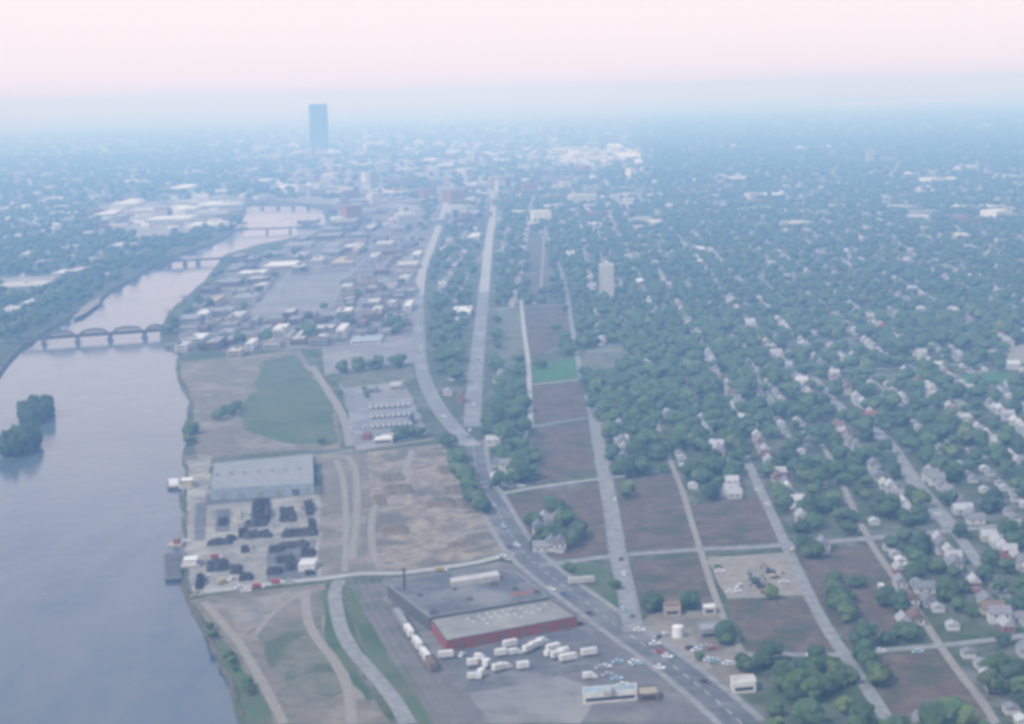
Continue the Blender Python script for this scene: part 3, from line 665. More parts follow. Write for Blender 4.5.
b_("""375 146 20 3 22 white pale;330 154 26 4 20 pale white;300 156 10 3 30 pale pale;278 161 8 3 24 brick pale;285 190 18 5 16 white white;330 178 12 4 22 white pale;318 187 14 4 16 pale grey;
300 178 6 3 34 pale pale;345 168 20 3 18 pale pale;365 176 18 3 20 grey grey;395 195 20 4 12 grey pale;430 164 14 3 26 pale white;452 158 10 3 30 brick pale;455 155 12 2 24 white white;
495 156 20 4 20 white white;503 163 16 3 14 pale white;510 182 14 4 10 white white;474 187 5 3 12 white white;392 222 5 3 10 white white;
430 184 22 4 12 dark dark;395 182 18 3 14 dark grey;335 195 34 5 10 dark brown;360 202 22 4 10 brown grey;465 216 14 4 9 brown grey;470 203 10 3 12 pale pale;410 172 16 3 18 grey pale;
385 166 16 3 24 pale grey;360 157 14 3 26 grey pale;410 152 12 2 24 pale pale;440 146 12 2 22 pale white;280 176 14 3 16 grey grey;255 172 14 3 18 pale pale;262 184 16 3 14 pale white;
245 160 10 2 22 pale pale;545 154 30 4 16 white white;575 159 40 4 14 white white;553 165 36 4 12 white pale;615 150 14 4 30 white white;627 158 26 6 22 white white;610 171 24 3 12 tan white;
655 171 30 3 10 tan white;700 150 14 4 18 white white;722 148 30 2 12 pale white;706 157 12 3 12 pale pale;530 181 20 4 10 pale white;565 184 5 3 14 white white;593 181 7 3 14 pale white;
585 170 14 3 14 white pale;535 170 16 3 14 pale white;600 162 16 3 18 pale white;640 165 14 3 14 white white;655 184 16 3 9 pale pale;742 180 30 4 9 brick pale;725 198 28 3 8 pale pale;
768 197 28 3 9 pale white;637 198 56 2 9 tan pale;653 225 20 5 9 brick pale;670 209 8 3 10 pale pale;630 207 6 3 10 white pale;550 209 14 3 9 brick pale;700 182 20 3 9 brick pale;
852 166 12 2 12 pale pale;886 160 18 3 12 tan pale;806 149 26 3 12 pale white;770 151 16 2 14 pale pale;835 186 16 3 9 pale pale;905 176 14 2 10 pale white;950 181 16 3 9 white white;
1010 179 8 3 10 white white;990 209 16 3 9 pale white;925 194 22 2 9 pale pale;790 214 16 3 9 pale pale;960 238 18 4 8 tan pale;1012 212 10 4 8 tan pale;920 220 18 3 9 white pale;
870 232 16 3 9 brick pale;720 214 16 3 8 brick brown;590 202 14 3 9 brick pale;980 154 20 2 12 pale pale;915 146 22 2 12 pale pale;1000 160 18 2 10 white pale;700 252 10 3 8 white white;
655 256 14 3 8 brick pale;975 280 16 4 8 brick pale;570 258 9 5 9 white white;640 285 8 4 8 pale white;560 216 12 3 8 brick brown;518 215 12 3 9 pale white;505 172 12 3 14 pale pale""".replace('\n', ''), 'larger buildings towards the far city centre')
b_("""672 613 18 6 5 tan brown;709 612 14 5 4 pale white;708 634 20 9 5 grey grey;743 688 26 9 5 white pale;610 698 60 8 5 white blue;648 697 22 9 4 brown tan;504 576 2 2 3 pale pale;
881 589 6 3 3 white white""".replace('504 576 2 2 3 pale pale;', '').replace('\n', ''), 'buildings on the gravel lots')
for k in range(70):                                     # more low sheds of the industrial strip
    for _ in range(40):
        x, y = random.uniform(185, 410), random.uniform(206, 346)
        if not inpoly(x, y, [(185, 322), (232, 268), (292, 249), (340, 208), (428, 206), (418, 262), (414, 336), (330, 345), (200, 352)]) or inpoly(x, y, [(270, 274), (354, 268), (336, 310), (236, 322)]): continue
        w_, h_ = random.uniform(8, 22), random.uniform(3, 6)
        if any(abs(x - q[0]) < (w_ + q[2])/2 + 1 and abs(y - q[1]) < (h_ + q[3])/2 for q in B): continue
        B.append((x, y, w_, h_, random.uniform(5, 9), random.choice(['grey', 'brown', 'pale', 'brown']), random.choice(['brown', 'grey', 'grey', 'brown', 'dark', 'pale']), IND)); break
fixc = {'blue': 'blue grey'}
KN = {'low industrial buildings between the river and the avenues': ('industrial_building', 'industrial building', 'industrial building'),
      'sheds around the truck yard': ('shed', 'shed', 'shed'), 'works and blocks across the river': ('commercial_building', 'commercial building', 'building'),
      'larger buildings towards the far city centre': ('commercial_building', 'commercial building', 'building'), 'buildings on the gravel lots': ('workshop', 'workshop', 'workshop')}
FOOT = []
nb = 0
for cx, cy, w_, hp, hh, wl, rf_, g in B:
    wl, rf_ = fixc.get(wl, wl), fixc.get(rf_, rf_)
    nm, words_, cat = KN[g]
    pl, wid, dep = rect_world(cx, cy + hp*.15, w_*.96, hp*.85)
    if hh > 14: hh *= .8
    if random.random() < .3 and wid > 25 and g != 'buildings on the gravel lots':      # an L-shaped plan
        a, b, c2, d2 = [Vector(p) for p in pl]; t1, t2 = random.uniform(.4, .7), random.uniform(.4, .7)
        pl = [tuple(a), tuple(b), tuple(b.lerp(c2, t2)), tuple(b.lerp(c2, t2) + (a - b)*t1), tuple(c2 + (d2 - c2)*t1), tuple(d2)]
    near = cy > 230
    root = flat_building(pl, hh, wl, rf_, nm, .5, (2 if near else 1) if wid > 12 else 0, windows=True)
    tone = {'white': 'white-roofed', 'pale': 'pale-roofed', 'grey': 'grey-roofed', 'tan': 'tan-roofed', 'brick': 'red-roofed', 'dark': 'dark-roofed', 'brown': 'brown-roofed', 'blue grey': 'bluish-roofed'}[rf_]
    pend(root, f"{'tall' if hh > 18 else 'low'} {tone} {words_}", cat, g, cx, cy); FOOT.append((cx, cy, w_, hp + 2)); nb += 1

# distant city fabric: countless further buildings
mbs = MB()
for k in range(5200):
    py = 112 + 118*(random.random()**1.2); px = random.uniform(-20, 1045)
    dens = .25 + .75*math.exp(-((px - 430)/230)**2) if py < 205 else .25
    if px < 240: dens = .6
    if px > 640: dens = .22 if py > 150 else .35
    if random.random() > dens or (240 < px < 335 and 200 < py < 240): continue
    if inpoly(px, py, RIVPX): continue
    if (434 < px < 454 or 485 < px < 500) and 186 < py < 236: continue
    p = G(px, py); 
    if p.y > 16000: continue
    s1, s2 = random.uniform(8, 24), random.uniform(8, 26); h_ = random.uniform(4, 9) + (random.random()**6)*26*(1 if 260 < px < 640 else .4)
    mbs.box(-s1, s1, -s2, s2, 0, h_, mi=random.choice([0, 0, 1, 1, 2, 3, 4]), rot=random.choice([.2, .2, .55]), at=(p.x, p.y, 0))
for k in range(300):
    px, py = random.gauss(582, 34), random.gauss(160, 6)
    if not (518 < px < 660 and 146 < py < 176): continue
    p = G(px, py); s1, s2 = random.uniform(14, 40), random.uniform(12, 30)
    mbs.box(-s1, s1, -s2, s2, 0, random.uniform(6, 20), mi=random.choice([0, 2, 2, 1]), rot=.2, at=(p.x, p.y, 0))
tag(mbs.build('distant_city', [M['r_pale'], M['r_grey'], M['r_white'], M['w_brick'], M['w_brown']]), 'hazy mass of small far city buildings', 'city', kind='stuff')

# ------------------------------------------------------------------ bridges
def bridge(name, label, p0, p1, piers, zd, wd, spans=None, th=6.5, pier_w=4.0, kind='steel'):
    a, b = G(*p0, zd), G(*p1, zd); c = (a + b)/2; c.z = 0; root = empty(name, c); tag(root, label, 'bridge')
    d = (b - a).to_2d().normalized(); nn = Vector((-d.y, d.x)); L_ = (b - a).to_2d().length; rot = math.atan2(d.y, d.x); root.rotation_euler = (0, 0, rot)
    u0 = -L_/2
    mb = MB(); mb.box(-L_/2 - 18, L_/2 + 18, -wd/2, wd/2, zd - 1.4, zd); mb.build('deck', M['deck'], root)
    for sg in (-1, 1):
        mb = MB(); mb.box(-L_/2, L_/2, sg*wd/2 - .12, sg*wd/2 + .12, zd + .01, zd + 1.0); mb.build('railing', M['steel_dark'], root)
    for px in piers:
        # where the line of the deck crosses this pixel column
        lo, hi = 0., 1.
        for _ in range(30):
            m_ = (lo + hi)/2; q = a.lerp(b, m_)
            if P(q.x, q.y, zd)[0] < px: lo = m_
            else: hi = m_
        x = (lo - .5)*L_; mb = MB(); mb.box(x - pier_w/2, x + pier_w/2, -wd/2 - .5, wd/2 + .5, WZ - 1, zd - 1.4, taper=.86)
        mb.box(x - pier_w*.8, x + pier_w*.8, -wd/2 - 1.6, wd/2 + 1.6, WZ - 1, WZ + 1.6); mb.build('pier', M['pier'], root)
    for s0, s1 in (spans or []):
        xs = []
        for px in (s0, s1):
            lo, hi = -.2, 1.2
            for _ in range(30):
                m_ = (lo + hi)/2; q = a + (b - a)*m_
                if P(q.x, q.y, zd)[0] < px: lo = m_
                else: hi = m_
            xs.append((lo - .5)*L_)
        x0, x1 = xs; K = 8; fr = MB()
        for sg in (-1, 1):
            y = sg*(wd/2 + .15); top = []
            for k in range(K + 1):
                t_ = k/K; x = x0 + (x1 - x0)*t_; z = zd + th*(1 - (2*t_ - 1)**2)**.6 + (0 if k in (0, K) else 1.0)
                top.append((x, y, z))
            for k in range(K):
                fr.tube(top[k], top[k+1], .6, n=6)
                if k: fr.tube(top[k], (top[k][0], y, zd - 1), .34, n=5)
                if 0 < k < K - 1: fr.tube(top[k] if k < K/2 else (top[k][0], y, zd), (top[k+1][0], y, zd) if k < K/2 else top[k+1], .28, n=5)
            fr.tube((x0, y, zd - .7), (x1, y, zd - .7), .5, n=6)
        for k in range(1, K): fr.tube(tuple((xx if i != 1 else -(wd/2 + .15)) for i, xx in enumerate(top[k])), top[k], .2, n=5)
        fr.build('truss', M['steel_dark'], root)
    return root
bridge('truss_bridge', 'dark steel truss bridge with four humped spans nearest in the river', (20, 339.5), (168, 329.5), [44, 77.5, 110, 144.5], 4.2, 9, [(45, 76), (79, 109), (111.5, 143.5), (146, 166)], 5.2)
bridge('girder_bridge', 'flat middle river bridge with dark piers', (150, 262.5), (232, 257.5), [158, 169, 185, 198, 222], 4.0, 11, [(170, 184)], 3.0)
bridge('girder_bridge', 'far flat river bridge over the bright bend', (243, 229.5), (335, 226), [267, 290, 316], 5.0, 12)
bridge('girder_bridge', 'faintest bridge at the far end of the river bend', (248, 205.5), (330, 205), [262, 278, 293, 308], 5.0, 8)

# ------------------------------------------------------------------ masts and poles
def pylon(px, py, top_py, label):
    q = G(px, py); lo, hi = 5, 120
    for _ in range(30):
        m_ = (lo + hi)/2
        if P(q.x, q.y, m_)[1] > top_py: lo = m_
        else: hi = m_
    h_ = lo; root = empty('power_pylon', q); tag(root, label, 'pylon', 'power pylons on the river bank')
    fr = MB(); w0, w1 = 3.4, .8; K = 7; L4 = []
    for sx, sy in ((-1, -1), (1, -1), (1, 1), (-1, 1)): L4.append([(sx*(w0 + (w1 - w0)*k/K), sy*(w0 + (w1 - w0)*k/K), h_*k/K) for k in range(K + 1)])
    for j in range(4):
        for k in range(K): fr.tube(L4[j][k], L4[j][k+1], .16, n=4); fr.tube(L4[j][k], L4[(j+1) % 4][k+1], .09, n=4); fr.tube(L4[j][k+1], L4[(j+1) % 4][k+1], .09, n=4)
    fr.build('tower_frame', M['steel_dark'], root)
    for z in (.78, .9, 1.0):
        c_ = MB(); c_.box(-5.5, 5.5, -.25, .25, h_*z - .3, h_*z); c_.tube((-5.2, 0, h_*z - .3), (-5.2, 0, h_*z - 1.6), .18, n=6); c_.tube((5.2, 0, h_*z - .3), (5.2, 0, h_*z - 1.6), .18, n=6); c_.build('crossarm', M['steel_dark'], root)
pylon(170, 326, 309, 'faint lattice pylon beside the end of the nearest bridge'); pylon(184, 305, 295, 'faint lattice pylon on the bank above the nearest bridge')
q = G(405, 601); root = empty('utility_pole', q); tag(root, 'tall dark pole beside the pale cross road behind the factory', 'utility pole')
mb = MB(); mb.tube((0, 0, 0), (0, 0, 18), .75, .6, n=10); mb.build('shaft', M['wood'], root)
mb = MB(); mb.box(-2.0, 2.0, -.3, .3, 16.6, 17.2); mb.build('crossarm', M['wood'], root)
mb = MB(); mb.tube((0, .9, 13.6), (0, .9, 15.2), .45, n=8); mb.build('transformer', M['w_dark'], root)

# ------------------------------------------------------------------ vehicles
CARC = {'white': (.7, .7, .7), 'pale blue': (.35, .5, .6), 'red': (.30, .05, .04), 'dark': (.04, .045, .05), 'blue': (.06, .11, .22), 'silver': (.4, .41, .42), 'green': (.06, .16, .11), 'tan': (.42, .35, .24), 'yellow': (.38, .3, .12)}
for k, c_ in CARC.items(): M['c_' + k] = mat('paint_' + k.replace(' ', '_'), c_, .35, .5)
def profile(mb, pts, y0, y1, mi=0):
    n = len(pts); vs = [(x, y0, z) for x, z in pts] + [(x, y1, z) for x, z in pts]
    mb.add(vs, [(i, (i+1) % n, n + (i+1) % n, n + i) for i in range(n)] + [tuple(range(n))[::-1], tuple(range(n, 2*n))], mi)
def wheels(root, xs, hw, r=.33, wd=.22, me=None):
    mw = MB(); mw.tube((0, -wd/2, 0), (0, wd/2, 0), r, n=14); mw.tube((0, -wd/2 - .01, 0), (0, wd/2 + .01, 0), r*.5, n=10, mi=1); me = mw.mesh('wheel', [M['rubber'], M['c_silver']])
    for x in xs:
        for sg in (-1, 1): put('wheel', me, root, (x, sg*hw, r))
def make_car(col):
    root = empty('parked_car', (0, 0, 0)); mb = MB()
    profile(mb, [(-2.3, .3), (-2.35, .75), (-2.2, .9), (-1.5, .95), (1.1, .98), (2.2, .82), (2.35, .6), (2.3, .3)], -.9, .9)
    mb.build('body', M['c_' + col], root)
    mb = MB(); profile(mb, [(-1.75, .95), (-1.3, 1.42), (.35, 1.45), (1.05, .97)], -.76, .76); mb.build('windows', M['glass_dark'], root)
    mb = MB(); mb.box(-1.28, .33, -.74, .74, 1.425, 1.49); mb.build('car_roof', M['c_' + col], root)
    wheels(root, (-1.45, 1.45), .8)
    for sg in (-1, 1): l_ = MB(); l_.box(2.26, 2.37, sg*.62 - .18, sg*.62 + .18, .62, .76); l_.build('headlight', M['frame'], root)
    return root
def make_trailer(L_=11, h0=1.2, h1=3.9, col='w_white', name='truck_trailer'):
    root = empty(name, (0, 0, 0)); mb = MB(); mb.box(-L_/2, L_/2, -1.25, 1.25, h0, h1); mb.box(-L_/2 + .05, L_/2 - .05, -1.2, 1.2, h1, h1 + .06); mb.build('cargo_box', M[col], root)
    mb = MB(); mb.box(-L_/2 + .3, L_/2 - .3, -.5, .5, h0 - .35, h0); mb.box(L_/2 - 2.5, L_/2 - 2.2, -.8, .8, .1, h0 - .3); mb.build('chassis', M['w_dark'], root)
    mb = MB(); mb.box(-L_/2 - .06, -L_/2, -1.1, 1.1, h0 + .1, h1 - .15); mb.build('rear_door', M['frame'], root)
    wheels(root, (-L_/2 + 1.2, -L_/2 + 2.4), 1.05, .5, .35); return root
def make_truck(L_=6.5, col='w_white', cab='c_white'):
    root = empty('box_truck', (0, 0, 0)); mb = MB(); mb.box(-L_/2, L_/2 - .3, -1.2, 1.2, .9, 3.3); mb.build('cargo_box', M[col], root)
    mb = MB(); profile(mb, [(L_/2 - .2, .5), (L_/2 - .2, 2.4), (L_/2 + .9, 2.4), (L_/2 + 1.5, 1.5), (L_/2 + 2.1, 1.35), (L_/2 + 2.1, .5)], -1.05, 1.05); mb.build('cab', M[cab], root)
    mb = MB(); mb.box(L_/2 + .95, L_/2 + 1.35, -.92, .92, 1.52, 2.2); mb.build('windscreen', M['glass_dark'], root)
    wheels(root, (-L_/2 + 1.3, L_/2 + 1.0), 1.0, .45, .3); return root
def make_boxcar(col):
    root = empty('boxcar', (0, 0, 0)); mb = MB(); mb.box(-6.2, 6.2, -1.4, 1.4, 1.1, 4.2); profile(mb, [(-6.2, 4.2), (6.2, 4.2), (6.2, 4.3), (-6.2, 4.3)], -1.4, 1.4); mb.build('body', M[col], root)
    for sg in (-1, 1): d_ = MB(); d_.box(-1.2, 1.2, sg*1.45 - .04, sg*1.45 + .04, 1.25, 3.9); d_.build('sliding_door', M['w_grey'], root)
    for x in (-4.4, 4.4): g_ = MB(); g_.box(x - 1.3, x + 1.3, -1.1, 1.1, .5, 1.05); [g_.tube((x + dx, -1.0, .45), (x + dx, 1.0, .45), .43, n=12) for dx in (-.9, .9)]; g_.build('bogie', M['w_dark'], root)
    return root
def make_digger(col):
    root = empty('excavator', (0, 0, 0))
    for sg in (-1, 1): t_ = MB(); profile(t_, [(-1.9, .1), (-2.1, .5), (-1.8, .9), (1.8, .9), (2.1, .5), (1.9, .1)], sg*1.2 - .3, sg*1.2 + .3); t_.build('crawler_track', M['rubber'], root)
    mb = MB(); mb.box(-2.2, 1.5, -1.3, 1.3, .95, 2.2); mb.build('body', M['c_' + col], root)
    mb = MB(); mb.box(.2, 1.7, .2, 1.3, 2.2, 3.2); mb.build('cab', M['glass_dark'], root)
    mb = MB(); mb.tube((1.3, -.3, 1.8), (4.2, -.3, 4.6), .32, .25, n=6); mb.tube((4.2, -.3, 4.6), (6.0, -.3, 2.2), .25, .2, n=6); mb.build('boom', M['c_' + col], root)
    mb = MB(); mb.box(5.5, 6.4, -.8, .2, 1.2, 2.2, taper=1.2); mb.build('bucket', M['w_dark'], root); return root
PROTO = {}
def place(kind, key, maker, px, py, rot, desc, cat, group, ph=None, sc=None, z=0.1):
    k = (kind, key)
    q = G(px, py) if not isinstance(px, Vector) else px; 
    if isinstance(q, Vector): loc = (q.x, q.y, z)
    if k not in PROTO: PROTO[k] = maker(); o = PROTO[k]; o.location = loc; o.rotation_euler = (0, 0, rot)
    else: o = copy_tree(PROTO[k], loc, rot)
    if sc: o.scale = (sc, sc, sc)
    a, b = P(loc[0], loc[1]); pend(o, desc, cat, group, a, b, ph); return o
GR_T = 'white trailers and trucks parked in the factory lot'
a_w = math.atan2(E1.y, E1.x)
for i, (x, y, L_, rt) in enumerate([(446, 659, 10, .25), (479, 660.5, 8, -.5), (472.6, 667, 7, .3), (486.5, 668, 7, 1.2), (472, 680, 8, .2), (481, 677.5, 7, 1.2), (498, 672, 8, .6), (505, 670, 7, .6), (501, 657, 8, .3), (510, 648, 10, .45), (513, 655.5, 10, .4), (523, 670, 8, .3), (536, 649, 11, .7), (541, 644.5, 9, .6), (553, 652, 10, .5), (558, 659, 10, .5), (548, 657, 7, .9), (568, 662, 12, .4), (589, 656.5, 11, .35), (588, 679.5, 9, .2), (563, 656, 8, .45), (528, 653, 8, .8)]):
    if i % 3 == 1: place('truck', int(L_), lambda: make_truck(L_*.5), x, y, rt, 'white box truck', 'truck', GR_T, 'in the asphalt lot below the red wall', 1.0)
    else: place('trailer', int(L_), lambda: make_trailer(L_*.68), x, y, rt, f"{'long' if L_ > 9 else 'short'} white truck trailer", 'trailer', GR_T, 'in the asphalt lot below the red wall', 1.0)
place('bus', 0, lambda: make_trailer(14, .8, 3.8, 'w_pale', 'mobile_home'), 581.5, 584, .18, 'long pale mobile home on the green triangle', 'mobile home', 'trailers right of the main road', 'beside the main road')
rl = smooth_line([G(a, b).to_2d() for a, b in [(446, 724), (424, 690), (400, 652), (380, 620), (366, 595)]])
def on_line(l, p, off=0):
    p = Vector(p[:2]); i = min(range(len(l) - 1), key=lambda i: ((l[i] + l[i+1])/2 - p).length); d = (l[i+1] - l[i]).normalized()
    q = l[i] + d*max(0, min((l[i+1] - l[i]).length, (p - l[i]).dot(d))); nn = Vector((-d.y, d.x)); q = q + nn*off; return Vector((q.x, q.y, 0)), math.atan2(d.y, d.x)
def slot_off(p, l):
    q, r_ = on_line(l, p); d = Vector((math.cos(r_), math.sin(r_))); nn = Vector((-d.y, d.x)); o = (Vector(p[:2]) - q.to_2d()).dot(nn); return min((-9, -4.5, 0, 4.5), key=lambda t_: abs(t_ - o))
for i, (x, y, c_) in enumerate([(415, 661, 'w_white'), (407, 649.5, 'w_white'), (399, 637, 'w_white'), (389, 621, 'w_grey'), (393, 628.5, 'w_grey'), (420, 670, 'w_brown')]):
    g_ = G(x, y); q, r_ = on_line(rl, g_, -9)
    place('boxcar', c_, lambda: make_boxcar(c_), q, 0, r_, {'w_white': 'white', 'w_grey': 'grey', 'w_brown': 'brown'}[c_] + ' boxcar', 'boxcar', 'rail cars on the siding', 'on the siding left of the factory', z=.3)
GR_C = 'cars and vans around the lots and roads'
def car(x, y, col, rot=0, ph=None, sc=1.0, z=.12): place('car', col, lambda: make_car(col), x, y, rot, f'{col} car', 'car', GR_C, ph, sc, z)
for x, y, c_, r_ in [(618, 663, 'pale blue', .3), (606, 668, 'white', .2), (601, 669, 'silver', .3), (634, 663, 'white', .5), (637, 665.5, 'pale blue', .4), (617, 680, 'pale blue', .1), (623, 686, 'white', .3), (608, 676, 'silver', .4), (627, 690, 'silver', .3), (462, 656, 'white', 1.2), (580, 625, 'dark', .3),
        (551, 590, 'white', -.9), (564.5, 595.5, 'blue', -.9), (590, 614.5, 'dark', -.9), (660, 668.5, 'white', -.8), (705.5, 683, 'dark', -.8), (507, 560, 'silver', -1.1), (517, 546, 'white', -1.1), (503, 527, 'pale blue', -1.2), (509, 548, 'dark', -1.2), (494, 506, 'silver', -1.3),
        (655, 645, 'white', .2), (660, 653, 'red', -.7), (667.5, 657.5, 'white', -.6), (659, 638, 'dark', 1.0), (655, 640, 'silver', 1.2), (664, 636, 'white', .9), (639.5, 631, 'white', 0), (623, 610, 'pale blue', 1.5), (632, 617, 'green', 1.4), (697, 651, 'white', .4), (702, 649, 'pale blue', .4), (707, 648, 'silver', .3), (712, 650, 'red', .2), (690, 649, 'dark', .4),
        (709, 661, 'white', .2), (714, 662, 'pale blue', .2), (728, 664.5, 'white', .1), (732, 665, 'white', .1), (812, 656.5, 'white', .1), (718, 567.5, 'green', .1), (720, 572.5, 'white', .2), (740, 587, 'white', .8), (796, 549.5, 'white', .4), (784, 583, 'white', .2), (731, 593, 'white', 0), (736, 592, 'white', .1),
        (615, 500, 'white', 1.5), (613, 530, 'silver', 1.5), (621, 560, 'dark', 1.5), (624, 575, 'white', 1.5), (757, 491, 'white', 1.9), (762, 495, 'silver', 1.9), (768, 505, 'white', 1.9), (790, 553, 'tan', 1.9), (938, 515, 'white', 2.0), (925, 502, 'white', 2.0), (915, 490, 'dark', 2.0), (948, 526, 'silver', 2.1),
        (470, 470, 'white', -1.4), (469, 438, 'dark', -1.5), (470, 431, 'white', -1.5), (474, 405, 'white', -1.5), (477, 385, 'white', 1.6), (478, 360, 'dark', 1.6), (472, 395, 'silver', 1.6), (444, 417, 'white', -1.0), (432, 395, 'silver', -1.1), (421, 350, 'white', 1.6), (481, 340, 'white', 1.6), (482, 318, 'silver', 1.6), (420, 325, 'dark', 1.6),
        (354, 428, 'white', .5), (366, 427, 'white', .4), (359, 434, 'white', .3), (353, 434, 'silver', .3), (380, 437, 'red', .1), (485, 489, 'white', 0), (490, 488, 'dark', .2), (497, 488, 'white', .1), (503, 487, 'white', .2), (510, 488, 'silver', .1), (515, 486, 'pale blue', .1), (521, 487, 'white', .1),
        (496, 474, 'white', .4), (500, 476, 'silver', .5), (252, 516, 'silver', .2), (223, 581, 'yellow', .4), (240, 588, 'white', .5), (246, 592, 'white', .2), (290, 582, 'silver', .1), (232, 580, 'white', 1.2), (205, 577, 'white', .4), (196, 597, 'tan', .5), (186, 542, 'white', .2), (502, 558, 'white', .5), (880, 652, 'white', .1), (918, 653, 'pale blue', .2)]:
    car(x, y, c_, r_, sc=1.15)
for x, y, c_, r_ in [(276, 584, 'red', .1), (257, 588.5, 'red', .2), (215, 559, 'red', .3), (222, 584, 'yellow', .9), (440, 572, 'yellow', .2)]:
    place('ytruck', c_, lambda: make_truck(6, 'c_' + c_, 'c_white'), x, y, r_, f'{c_} dump truck', 'truck', 'trucks at work in the yards', None, .85)
for x, y, c_, r_ in [(757, 584.5, 'dark', .7), (753, 580, 'green', 1.9), (765, 593, 'red', .1), (770, 573, 'dark', 2.4), (761, 588, 'dark', 3.4), (774, 578, 'tan', .5)]:
    place('digger', c_, lambda: make_digger(c_), x, y, r_, f'{c_} excavator', 'excavator', 'machines on the sandy lot')
for k in range(24):
    row = k // 8; x = 370 + (k % 8)*5.4 + row*1.0; y = 409 + row*9.5 - (k % 8)*.45
    place('yard_trailer', 0, lambda: make_trailer(9, 1.0, 3.4, 'w_grey'), x, y, 1.75, 'grey parked trailer', 'trailer', 'rows of grey trailers in the truck yard', ('in the top row of the truck yard', 'in the middle row of the truck yard', 'in the bottom row of the truck yard')[row])
q = G(678, 637); root = empty('storage_tank', q); tag(root, 'round white storage tank on the gravel lot', 'tank'); mb = MB(); mb.tube((0, 0, .3), (0, 0, 5.5), 2.8, n=24); mb.tube((0, 0, 5.5), (0, 0, 6.3), 2.8, .6, n=24); mb.build('tank_shell', M['frame'], root, smooth=False)
mb = MB(); mb.tube((0, 0, 0), (0, 0, .3), 3.2, n=24); mb.build('base', M['concrete'], root); mb = MB(); mb.box(2.8, 3.0, -.25, .25, .3, 5.6); mb.build('ladder', M['w_grey'], root)

# ------------------------------------------------------------------ barges and the landing
def barge(px, py, L_, W_, label, cargo, rot=1.5, dark=True):
    q = G(px, py, WZ); root = empty('barge', q, rot); tag(root, label, 'barge')
    mb = MB(); profile(mb, [(-L_/2, .6), (-L_/2 + 2, -.8), (L_/2 - 2, -.8), (L_/2, .6), (L_/2, 1.8), (-L_/2, 1.8)], -W_/2, W_/2); mb.build('hull', M['w_dark'], root)
    mb = MB(); hl = L_/2 - 1.5; hw = W_/2 - .8
    for a in ((-hl, hl, -hw, -hw + .3), (-hl, hl, hw - .3, hw), (-hl, -hl + .3, -hw + .3, hw - .3), (hl - .3, hl, -hw + .3, hw - .3)): mb.box(*a, 1.8, 2.9)
    mb.build('coaming', M['w_grey' if dark else 'w_white'], root)
    if cargo == 'cover':
        for k in range(3):
            x0 = -hl + .4 + k*(2*hl - .8)/3; mb = MB(); mb.box(x0, x0 + (2*hl - .8)/3 - .3, -hw + .3, hw - .3, 2.0, 3.3, taper=.9); mb.build('hatch_cover', M['w_dark' if dark else 'w_white'], root)
    return root
barge(173.5, 569, 54, 10, 'dark covered barge moored below the scrap yard', 'cover', 1.78)
barge(174, 486, 24, 9, 'pale covered barge at the upper landing', 'cover', 1.78, dark=False)
def landing(px, py, label, hh, col):
    q = G(px, py); root = empty('loading_dock', q, .1); tag(root, label, 'loading dock')
    mb = MB(); mb.box(-6, 5, -6, 6, .2, 1.0); mb.build('platform', M['concrete'], root)
    mb = MB(); mb.box(-4, 3, -4.5, 3.5, 1.0, hh); mb.build('housing', M[col], root)
    mb = MB(); mb.box(-4.4, 3.4, -4.9, 3.9, hh, hh + .4); mb.build('roof', M['r_white'], root)
    mb = MB(); mb.tube((3, 0, hh*.6), (14, 2, 2.0), .6, n=6); mb.build('conveyor', M['w_grey'], root)
    for sx in (-5.4, 4.4):
        for sy in (-5.4, 5.4): l_ = MB(); l_.tube((sx, sy, -5.5), (sx, sy, .2), .35, n=8); l_.build('piling', M['wood'], root)
landing(188, 487, 'white and cream loading dock beside the pale barge', 5.5, 'w_tan')
landing(192, 565, 'pale loading dock beside the dark barge', 4.0, 'w_white')
# derrick in the water
q = G(177, 545, WZ); root = empty('derrick', q); tag(root, 'small rusty derrick on a pontoon by the bank', 'crane')
mb = MB(); mb.box(-5, 4, -4, 4, -.6, 1.0); mb.build('pontoon', M['w_tan'], root)
mb = MB(); mb.box(-2, 1.4, -1.6, 1.6, 1.0, 3.6); mb.build('cabin', M['w_brick'], root)
mb = MB(); [mb.tube((1.4, s_, 1.2), (4.5, s_*.3, 9.5), .18, .12, n=5) for s_ in (-.7, .7)]; mb.tube((-1.5, 0, 3.6), (4.5, 0, 9.5), .08, n=4); mb.tube((4.5, 0, 9.5), (5.6, 0, 2), .06, n=4); mb.build('boom', M['steel_dark'], root)
# conveyor strip and dark slabs along the bank
LAYER[0] = .1
lot('dark_slab', [(196, 503), (207, 502), (205, 540), (194, 541)], 'asphalt_dark', block=False, amp=.4); lot('dark_slab', [(217, 510), (231, 508), (230, 531), (215, 533)], 'asphalt_dark', block=False, amp=.4)
lot('dark_ground', [(268, 545), (318, 540), (318, 577), (268, 582)], 'asphalt_dark', block=False)
lot('dark_ground', [(206, 493), (313, 486), (313, 494), (270, 500), (206, 505)], 'asphalt_dark', block=False, amp=1)

